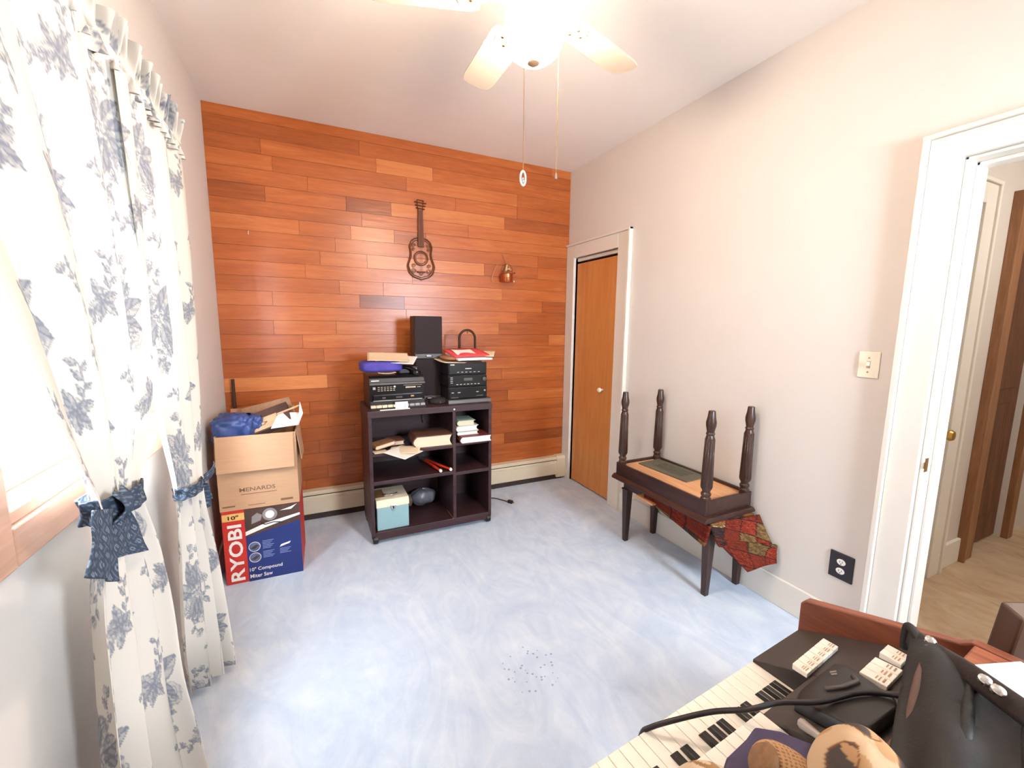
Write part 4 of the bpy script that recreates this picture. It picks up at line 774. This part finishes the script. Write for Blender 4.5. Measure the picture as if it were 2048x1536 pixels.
for i in range(5): obj('rib', MB().box(-.05+i*.022, -.041+i*.022, -.12, .10, .008, .012), MATG, mt, .001)
# folded patchwork cloth hanging from between the benches
def patch(Uc, Vc):
    P_ = [('#5c1d14', '#7c3220'), ('#6a4526', '#8a6438'), ('#2c1e1e', '#40302c'), ('#6e2a18', '#54211a'), ('#56402a', '#7c6036'), ('#6a2018', '#8a3a22')]
    c_, s_ = math.cos(.0), math.sin(.0); s = .105; out = np.zeros((len(Uc), 3))
    iu, iv = np.floor(Uc/s).astype(int), np.floor(Vc/s).astype(int); fu, fv = Uc/s-iu, Vc/s-iv
    idx = (iu*3+iv*5+iu*iv*2) % 6
    A_ = np.array([srgb(p[0])[:3] for p in P_])[idx]; B_ = np.array([srgb(p[1])[:3] for p in P_])[idx]
    n_ = np.sin(Uc*210+3*np.sin(Vc*160))*np.sin(Vc*190+2.5*np.sin(Uc*140)) > .15
    out = np.where(n_[:, None], B_, A_)
    seam = np.minimum(np.minimum(fu, 1-fu), np.minimum(fv, 1-fv)); out[seam < .03] = srgb('#2a1a18')[:3]
    st2 = (seam > .05) & (seam < .085) & ((np.sin(Uc*900)+np.sin(Vc*900)) > .6) & (idx == 1); out[st2] = srgb('#e6d6b8')[:3]
    return out
QP = fabric('patchwork_cotton', 0, .9)
qt = thing('patchwork_cloth', 'folded red and brown patchwork cloth hanging between the two benches', 'cloth', (0, 0, 0))
def quad_sheet(p00, p10, p11, p01, bulge):
    a_, b_, c_, d_ = map(Vector, (p00, p10, p11, p01)); nn = (b_-a_).cross(d_-a_).normalized()
    return lambda u_, v_: tuple((a_*(1-u_)+b_*u_)*(1-v_)+(d_*(1-u_)+c_*u_)*v_+nn*bulge*(math.sin(PI*u_)*math.sin(PI*v_)+.25*math.sin(7*u_+4*v_)))
cloth_part('front_drop', quad_sheet((2.305, -1.45, .435), (2.30, -1.925, .43), (2.305, -1.90, .305), (2.292, -1.47, .40), .012), 50, 26, .46, .13, QP, qt, patch, .014)
cloth_part('end_drop', quad_sheet((2.30, -1.915, .435), (2.625, -1.955, .44), (2.63, -2.06, .27), (2.36, -1.93, .31), .012), 46, 40, .34, .22, QP, qt, lambda a_, b_: patch(a_+.15*0+b_*.4+.1, b_-a_*.4+.5), .014)
cloth_part('lower_fold', quad_sheet((2.345, -1.925, .345), (2.63, -2.06, .32), (2.612, -2.075, .235), (2.485, -2.01, .185), .012), 40, 34, .28, .16, QP, qt, lambda a_, b_: patch(a_+b_*.4+.17, b_-a_*.4+.61), .016)
cloth_part('top_fold', quad_sheet((2.31, -1.46, .4365), (2.31, -1.92, .4365), (2.61, -1.94, .4365), (2.61, -1.46, .4365), 0), 10, 10, .4, .3, QP, qt, patch, .012)
tag(obj('wooden_board', MB().box(2.262, 2.32, -1.56, -1.425, .395, .405, Matrix.Translation((2.29, -1.5, .4)) @ Matrix.Rotation(.06, 4, 'X') @ Matrix.Translation((-2.29, 1.5, -.4))), PLY, None, .002), 'pale wooden board end poking out below the patchwork cloth', 'board')
# ------------------------------------------------------------------ switch and outlet
sw = thing('light_switch', 'cream light switch on the right wall beside the doorway', 'switch', (W, -2.349, 1.268))
obj('plate', MB().box(-.006, 0, -.038, .038, -.055, .055), CREAM, sw, .003); obj('toggle', MB().box(-.018, -.004, -.005, .005, -.004, .013), CREAM, sw, .002); obj('toggle_slot', MB().box(-.0068, -.005, -.007, .007, -.014, .016), mat('beige_slot', '#b8a088', .5), sw)
for q in (-.03, .03): obj('screw', MB().lathe([(.004, 0), (.003, .0015), (0, .002)], 10, Matrix.Translation((-.006, 0, q)) @ Matrix.Rotation(-PI/2, 4, 'Y')), BRASS, sw)
ol = thing('outlet', 'black-plated wall outlet low on the right wall', 'outlet', (W, -2.342, .355))
obj('plate', MB().box(-.007, 0, -.048, .048, -.062, .062), mat('dark_plate', '#221c22', .35), ol, .004)
for q in (-.021, .021):
    r_ = obj('receptacle', MB().lathe([(.0165, 0), (.0165, .002), (0, .0025)], 20, Matrix.Translation((-.007, 0, q)) @ Matrix.Rotation(-PI/2, 4, 'Y') @ Matrix.Diagonal((.86, 1.05, 1, 1))), WHITE, ol, smooth=40)
    obj('slots', MB().box(-.0102, -.0092, -.0065, -.0045, q-.002, q+.006).box(-.0102, -.0092, .0045, .0065, q-.002, q+.006).box(-.0102, -.0092, -.002, .002, q-.010, q-.006), BLACK, r_)

# ------------------------------------------------------------------ electric organ at the lower right
ROT = math.radians(4.4); OX, OY = 1.328, -2.806
og = thing('electric_organ', 'electric organ with two keyboards at the lower right', 'organ', (OX, OY, 0), ROT)
Z0 = .73; PK = .02345
def pz(y): return .735-.45*y           # the sloping control panel (local y, negative to the rear)
DKP = mat('organ_dark_panel', '#3b322d', .55, var=.06, scale=40)
obj('key_bed', MB().box(-.95, .183, -.30, .004, .62, .695), ORGW, og, .003)
black_after = {0: 1, 1: 1, 2: 1, 4: 1, 5: 1}     # going left from the F at the right end: F-G-A-B C-D-E
wkey = MB().box(-PK+.0009, 0, -.135, 0, -.030, 0); bkey = MB().prism([(-.0, -.004), (-.008, .0095), (-.085, .0105), (-.085, -.004)], -.0055, .0055, 0)
w0 = obj('white_key', wkey, IVORY, og, .0012, loc=(0, 0, Z0)); k0 = obj('black_key', bkey, EBONY, og, .0012, loc=(-PK, -.047, Z0))
for i in range(1, 31):
    c_ = w0.copy(); C.objects.link(c_); c_.location = (-PK*i, 0, Z0)
for i in range(1, 31):
    if i % 7 in black_after:
        c_ = k0.copy(); C.objects.link(c_); c_.location = (-PK*(i+1), -.047, Z0)
UX, UY, UZ = -.172, -.109, .795
for i in range(20):
    c_ = w0.copy(); C.objects.link(c_); c_.location = (UX-PK*i, UY, UZ)
    if (i % 7) in (1, 2, 4, 5, 6): c_ = k0.copy(); C.objects.link(c_); c_.location = (UX-PK*(i+1), UY-.047, UZ)
obj('upper_key_bed', MB().box(-.95, UX, -.30, UY-.006, .745, .764), DKP, og, .002)
m = MB().prism([(0, .70), (0, pz(0)), (-.285, pz(-.285)), (-.285, .70)], .0005, .183, 0); obj('control_panel', m, DKP, og, .002)
m = MB().prism([(-.108, .737), (-.108, pz(-.108)), (-.285, pz(-.285)), (-.285, .737)], UX+.001, .0, 0); obj('control_panel', m, DKP, og, .002)
obj('rear_panel', MB().box(-.95, .183, -.30, -.262, .80, .862), DKP, og, .002)
cheek = [(.004, .62), (.004, .797), (-.006, .808), (-.245, .874), (-.26, .885), (-.56, .885), (-.56, 0), (-.30, 0), (-.30, .58)]
obj('side_panel', MB().prism(cheek, .183, .205, 0), ORGW, og, .003); obj('side_panel', MB().prism(cheek, -.972, -.95, 0), ORGW, og, .003)
obj('top_case', MB().box(-.95, .183, -.56, -.262, .862, .884), ORGW, og, .003); obj('back_panel', MB().box(-.95, .183, -.56, -.545, .05, .862), ORGW, og, .002)
obj('kick_board', MB().box(-.95, .183, -.33, -.315, .05, .70), ORGW, og, .002); obj('base_rail', MB().box(-.972, .205, -.56, -.28, 0, .05), ORGW, og, .003)
def loc_(x, y):
    dx, dy = x-OX, y-OY; return dx*math.cos(ROT)+dy*math.sin(ROT), -dx*math.sin(ROT)+dy*math.cos(ROT)
def tabs(p0, p1, p3, n, label=None):       # rocker tabs in a row from p0 to p1, depth towards p3 (world points on the panel)
    a_, b_, d_ = [Vector(loc_(*p)) for p in (p0, p1, p3)]
    ex = (b_-a_)/n; dp = (d_-a_)
    for i in range(n):
        q0 = a_+ex*i+ex*.04; q1 = a_+ex*(i+.96)
        def P3(q, h): return (q.x, q.y, pz(q.y)+h)
        lo = [P3(q0, 0), P3(q1, 0), P3(q1+dp, 0), P3(q0+dp, 0)]; hi = [P3(q0, .012), P3(q1, .012), P3(q1+dp, .009), P3(q0+dp, .009)]
        t_ = obj('rocker_tab', MB().add(lo+hi, [(3, 2, 1, 0), (4, 5, 6, 7), (0, 1, 5, 4), (1, 2, 6, 5), (2, 3, 7, 6), (3, 0, 4, 7)]), IVORY, og, .0012)
        ls = MB()
        for s_, wv in ((.52, .5), (.64, .66)):
            c0_ = q0.lerp(q1, .5-wv/2)+dp*s_; c1_ = q0.lerp(q1, .5+wv/2)+dp*s_; hh = .0124-.003*s_
            ls.add([P3(c0_, hh), P3(c1_, hh), P3(c1_+dp*.05, hh), P3(c0_+dp*.05, hh)], [(0, 1, 2, 3)])
        ls.add([P3(q0.lerp(q1, .2)+dp*.78, .0106), P3(q0.lerp(q1, .8)+dp*.78, .0106), P3(q0.lerp(q1, .8)+dp*.84, .0104), P3(q0.lerp(q1, .2)+dp*.84, .0104)], [(0, 1, 2, 3)])
        obj('tab_print', ls, mat('tab_ink', '#b08a6a', .6) if 'tab_ink' not in bpy.data.materials else bpy.data.materials['tab_ink'], t_)
tabs((1.335, -2.878), (1.469, -2.861), (1.319, -2.913), 6)
tabs((1.372, -2.966), (1.442, -2.959), (1.354, -3.012), 3)
tabs((1.462, -2.956), (1.503, -2.952), (1.440, -2.996), 2)
q0, q1 = loc_(1.174, -2.985), loc_(1.16, -3.03)
obj('lever', MB().tube([(q0[0], q0[1], pz(q0[1])+.014), (q1[0], q1[1], pz(q1[1])+.010)], [.0075, .004], 8), SILV, og, smooth=40)
# things lying on the organ
def onp(x, y, off=0): l = loc_(x, y); return Vector((x, y, pz(l[1])+off))
ad = thing('black_gadget', 'curved black plastic gadget lying on the organ control panel', 'gadget', (0, 0, 0))
prm = [onp(1.216, -2.950), onp(1.245, -2.940), onp(1.30, -2.934), onp(1.365, -2.930), onp(1.372, -2.945), onp(1.345, -2.99), onp(1.312, -3.04), onp(1.285, -3.055), onp(1.215, -3.052), onp(1.198, -3.035), onp(1.206, -2.985)]
ct_ = sum(prm, Vector())/len(prm); n_ = len(prm)
def shell(k, h): return [ct_+(p-ct_)*k+Vector((0, 0, h)) for p in prm]
v = shell(1, .002)+shell(1.0, .014)+shell(.93, .022)+shell(.6, .026); fcs = [tuple(range(3*n_, 4*n_))]
for q in range(3): fcs += [(q*n_+i, q*n_+(i+1) % n_, (q+1)*n_+(i+1) % n_, (q+1)*n_+i) for i in range(n_)]
obj('shell', MB().add(v, fcs), mat('black_satin_plastic', '#1e1b1a', .38, var=.1), ad, smooth=40, bevel=.002)
obj('grip_dent', MB().tube([onp(1.262, -2.97, .027), onp(1.283, -2.985, .028), onp(1.312, -2.99, .028), onp(1.325, -2.978, .027)], .004, 8), CHAR, ad, smooth=True); obj('vent', MB().tube([onp(1.312, -2.953, .026), onp(1.32, -2.957, .026)], .0016, 6).tube([onp(1.318, -2.948, .026), onp(1.327, -2.953, .026)], .0016, 6), SILV, ad)
cd_pts = [onp(.978, -2.815), onp(.979, -2.873, .03), onp(1.014, -2.882, .03), onp(1.083, -2.907, .03), onp(1.132, -2.932, .032), onp(1.174, -2.951, .034), onp(1.216, -2.985, .032), onp(1.275, -3.009, .032), onp(1.302, -3.04, .03), onp(1.29, -3.07, .04)]
cd_pts[0] = Vector((1.016, -2.818, .66)); cd_pts.insert(1, Vector((1.016, -2.822, .715))); cd_pts.pop(2); cd_pts.insert(2, Vector((1.022, -2.836, .740))); cd_pts[3] = Vector((1.062, -2.856, .757)); cd_pts[4] = Vector((1.105, -2.888, .783))
bkc = thing('audio_lead', 'thick black lead lying across the organ keys', 'audio lead', (0, 0, 0)); obj('wire', MB().tube(spline(cd_pts, 8), .0042, 8), mat('black_cord_rubber', '#1d1719', .5), bkc, smooth=True)
LEAB = mat('black_leather', '#120e0f', .62, var=.2, scale=25, bmp=.35, bscale=140)
bgx = thing('leather_bag', 'slouched black leather bag with silver snaps on the organ', 'bag', (0, 0, 0))
def bagf(u_, v_):
    a = Vector((1.472, -2.995, .862)); b = Vector((1.30, -3.25, .92)); a2 = Vector((1.13, -3.10, .886)); b2 = Vector((.98, -3.31, .89))
    p = (a*(1-u_)+b*u_)*(1-v_)+(a2*(1-u_)+b2*u_)*v_
    return tuple(p+Vector((0, 0, .040*math.sin(PI*min(1, v_*.9+.16))*(.35+.65*math.sin(PI*min(1, .15+u_)))+.006*math.sin(9*v_+5*u_)+.006*math.sin(13*u_-3*v_))))
obj('bag_body', MB().sheet(bagf, 40, 40), LEAB, bgx, smooth=True, solid=.006)
bnd = [Vector((1.478, -2.990, .888)), Vector((1.44, -3.035, .906)), Vector((1.385, -3.095, .933)), Vector((1.30, -3.175, .965))]
bs = spline(bnd, 8)
obj('flap_band', MB().sheet(lambda u_, v_: tuple(bs[min(len(bs)-1, int(u_*(len(bs)-1)+.5))]+Vector((-.03*v_, -.008*v_, -.016*v_*v_-.004*math.sin(3*u_)))), 24, 6), mat('worn_black_leather', '#211b1a', .5, var=.2, scale=40, bmp=.3, bscale=160), bgx, smooth=True, solid=.008)
for p_ in ((1.449, -3.024, .902), (1.351, -3.112, .941), (1.328, -3.13, .950)):
    obj('snap', MB().lathe([(.0075, -.002), (.0075, .003), (.005, .005), (0, .0055)], 16, Matrix.Translation((p_[0]-.012, p_[1]-.004, p_[2]+.002)) @ Matrix.Rotation(-.35, 4, 'Y') @ Matrix.Rotation(.3, 4, 'X')), CHROME, bgx, smooth=50)
obj('strap', MB().tube(spline([(1.475, -2.985, .846), (1.472, -2.985, .87), (1.468, -2.99, .893), (1.44, -3.02, .88), (1.41, -3.04, .86)], 8), .007, 8), LEAB, bgx, smooth=True)
for k_ in range(3): obj('fold', MB().tube(spline([bagf(.10+.25*k_, .12), bagf(.09+.27*k_, .5), bagf(.08+.29*k_, .95)], 8), [.004+.003*math.sin(PI*i/16) for i in range(17)], 8), mat('brown_lining', '#5a4038', .6, var=.15) if k_ == 0 else LEAB, bgx, smooth=True)
bt_ = thing('purple_case', 'soft dark purple case lying on the organ keys under the tan slipper', 'case', (1.075, -3.010, .807), .05)
vv_ = [(-.085, -.05), (-.075, .03), (-.045, .042), (.005, .046), (.035, .052), (.062, .03), (.085, -.005), (.07, -.06)]
obj('case_body', MB().prism(vv_, 0, .016, 2), mat('purple_nylon', '#3b3050', .6, var=.15, scale=60, bmp=.2, bscale=200), bt_, .006, seg=3)
obj('print_marks', MB().box(-.045, -.02, -.004, .0, .0163, .0167, Matrix.Rotation(.45, 4, 'Z')).box(-.014, .008, -.004, .0, .0163, .0167, Matrix.Rotation(.45, 4, 'Z')), WHITE, bt_)
def hat(name, label, cat, loc, rx_, ry_, rz_, pr_, seed, extra=None):
    t = thing(name, label, cat, loc); rng = random.Random(seed); a1, a2 = rng.uniform(0, 6), rng.uniform(0, 6)
    def fn(u_, v_):
        th = 2*PI*u_; ph = PI/2*v_; k = 1+(.04*math.sin(3*th+a1)+.02*math.sin(5*th+4*v_+a2)+.025*math.sin(8*v_+2*th))*math.cos(ph)
        return (rx_*k*max(0, math.cos(ph))**.85*math.cos(th), ry_*k*max(0, math.cos(ph))**.85*math.sin(th), rz_*math.sin(ph)*(1+.04*math.sin(4*th+a2)*math.cos(ph)))
    mb = MB().sheet(fn, 96, 40); o = obj('crown', mb, PRINT, t, smooth=True)
    co = np.array(mb.v); paint(o, pr_(co)); return t
def camo(co):
    x, y, z = co[:, 0]*52, co[:, 1]*52, co[:, 2]*52
    n1 = np.sin(x*1.7+1.3*np.sin(y*1.1+z))+np.sin(y*2.1+1.5*np.sin(z*1.6-x)); n2 = np.sin(x*2.6-y+2*np.sin(z*1.2))+np.sin(z*3.1+y*1.3)
    out = np.tile(np.array(srgb('#b99c7c')[:3]), (len(co), 1)); out[n1 > .45] = srgb('#4c4440')[:3]; out[(n2 > 1.0)] = srgb('#a9825c')[:3]; out[np.abs(n1-.45) < .12] = srgb('#7a4e30')[:3]; return out
def scroll(co):
    x, y = co[:, 0]*120, (co[:, 1]+co[:, 2])*120
    r_ = np.hypot(np.sin(x*.6)*2, np.sin(y*.55)*2); k = np.sin(r_*4.2+np.arctan2(np.sin(y*.55), np.sin(x*.6))*2)
    out = np.tile(np.array(srgb('#bda58a')[:3]), (len(co), 1)); out[k > .35] = srgb('#8a6844')[:3]; return out
def knit(co):
    a_ = np.sin(co[:, 0]*900)*np.sin((co[:, 1]+co[:, 2])*800); b_ = np.array(srgb('#b08a68')[:3]); d_ = np.array(srgb('#86623f')[:3])
    return np.where((a_ > .3)[:, None], d_, b_)
hat('patterned_cap', 'beige cap with grey blotches at the bottom edge, beside the leather bag', 'cap', (1.128, -3.080, .815), .066, .06, .098, camo, 2)
hat('patterned_cap', 'beige cloth cap with brown scroll print at the bottom edge, left of the purple case', 'cap', (.962, -2.998, .80), .062, .05, .045, scroll, 5)
sl = hat('slipper', 'tan knitted slipper with a brown lining at the bottom edge', 'slipper', (1.072, -3.028, .815), .038, .05, .045, knit, 9)
obj('lining', MB().lathe([(0, .0), (.018, .004), (.023, .012), (.02, .016)], 20, Matrix.Translation((-.022, .012, .028)) @ Matrix.Rotation(-.7, 4, 'Y') @ Matrix.Rotation(-.5, 4, 'X')), mat('brown_fleece', '#7c5a3c', .95, var=.2, scale=90, bmp=.4, bscale=300), sl, smooth=True)
tag(obj('sheet_music', MB().box(-.06, .06, -.045, .045, 0, .004), PAPER, None, .0005, loc=(1.465, -3.125, .886), rot=(0, 0, -.35)), 'white paper lying on the organ top beside the leather bag', 'paper')
# chair beyond the organ at the right edge
CHW = mat('reddish_chair_wood', '#a2542e', .4, var=.12, scale=12); CHD = mat('dark_chair_wood', '#49301f', .45, var=.12, scale=12)
cr_ = thing('wooden_chair', 'reddish wooden chair beyond the organ, at the right edge', 'chair', (1.78, -3.12, 0), -.45)
for x_ in (-.17, .17):
    obj('back_post', MB().prism([(-.02, 0), (.02, 0), (.03, .45), (-.025, .95), (-.06, .94), (-.012, .45)], x_-.024, x_+.024, 0), CHD, cr_, .004)
    obj('leg', MB().box(x_-.02, x_+.02, .32, .36, 0, .44), CHD, cr_, .004)
obj('seat', MB().box(-.2, .2, -.02, .38, .43, .465), CHD, cr_, .01)
obj('top_rail', MB().tube(spline([(-.155, -.035, .90), (-.08, -.06, .925), (.08, -.06, .925), (.155, -.035, .90)], 8), .032, 12), CHW, cr_, smooth=True)
obj('lower_rail', MB().box(-.15, .15, -.025, -.005, .74, .80), CHW, cr_, .005)
# unseen pieces must not linger as empty meshes
for o in list(bpy.data.objects):
    if o.type == 'MESH' and not o.data.vertices:
        e_ = bpy.data.objects.new(o.name+'_x', None); nm = o.name; kids = list(o.children); ks = dict(o.items()); par = o.parent
        C.objects.link(e_); e_.parent = par
        for k_, v_ in ks.items(): e_[k_] = v_
        for c_ in kids: c_.parent = e_
        bpy.data.objects.remove(o); e_.name = nm
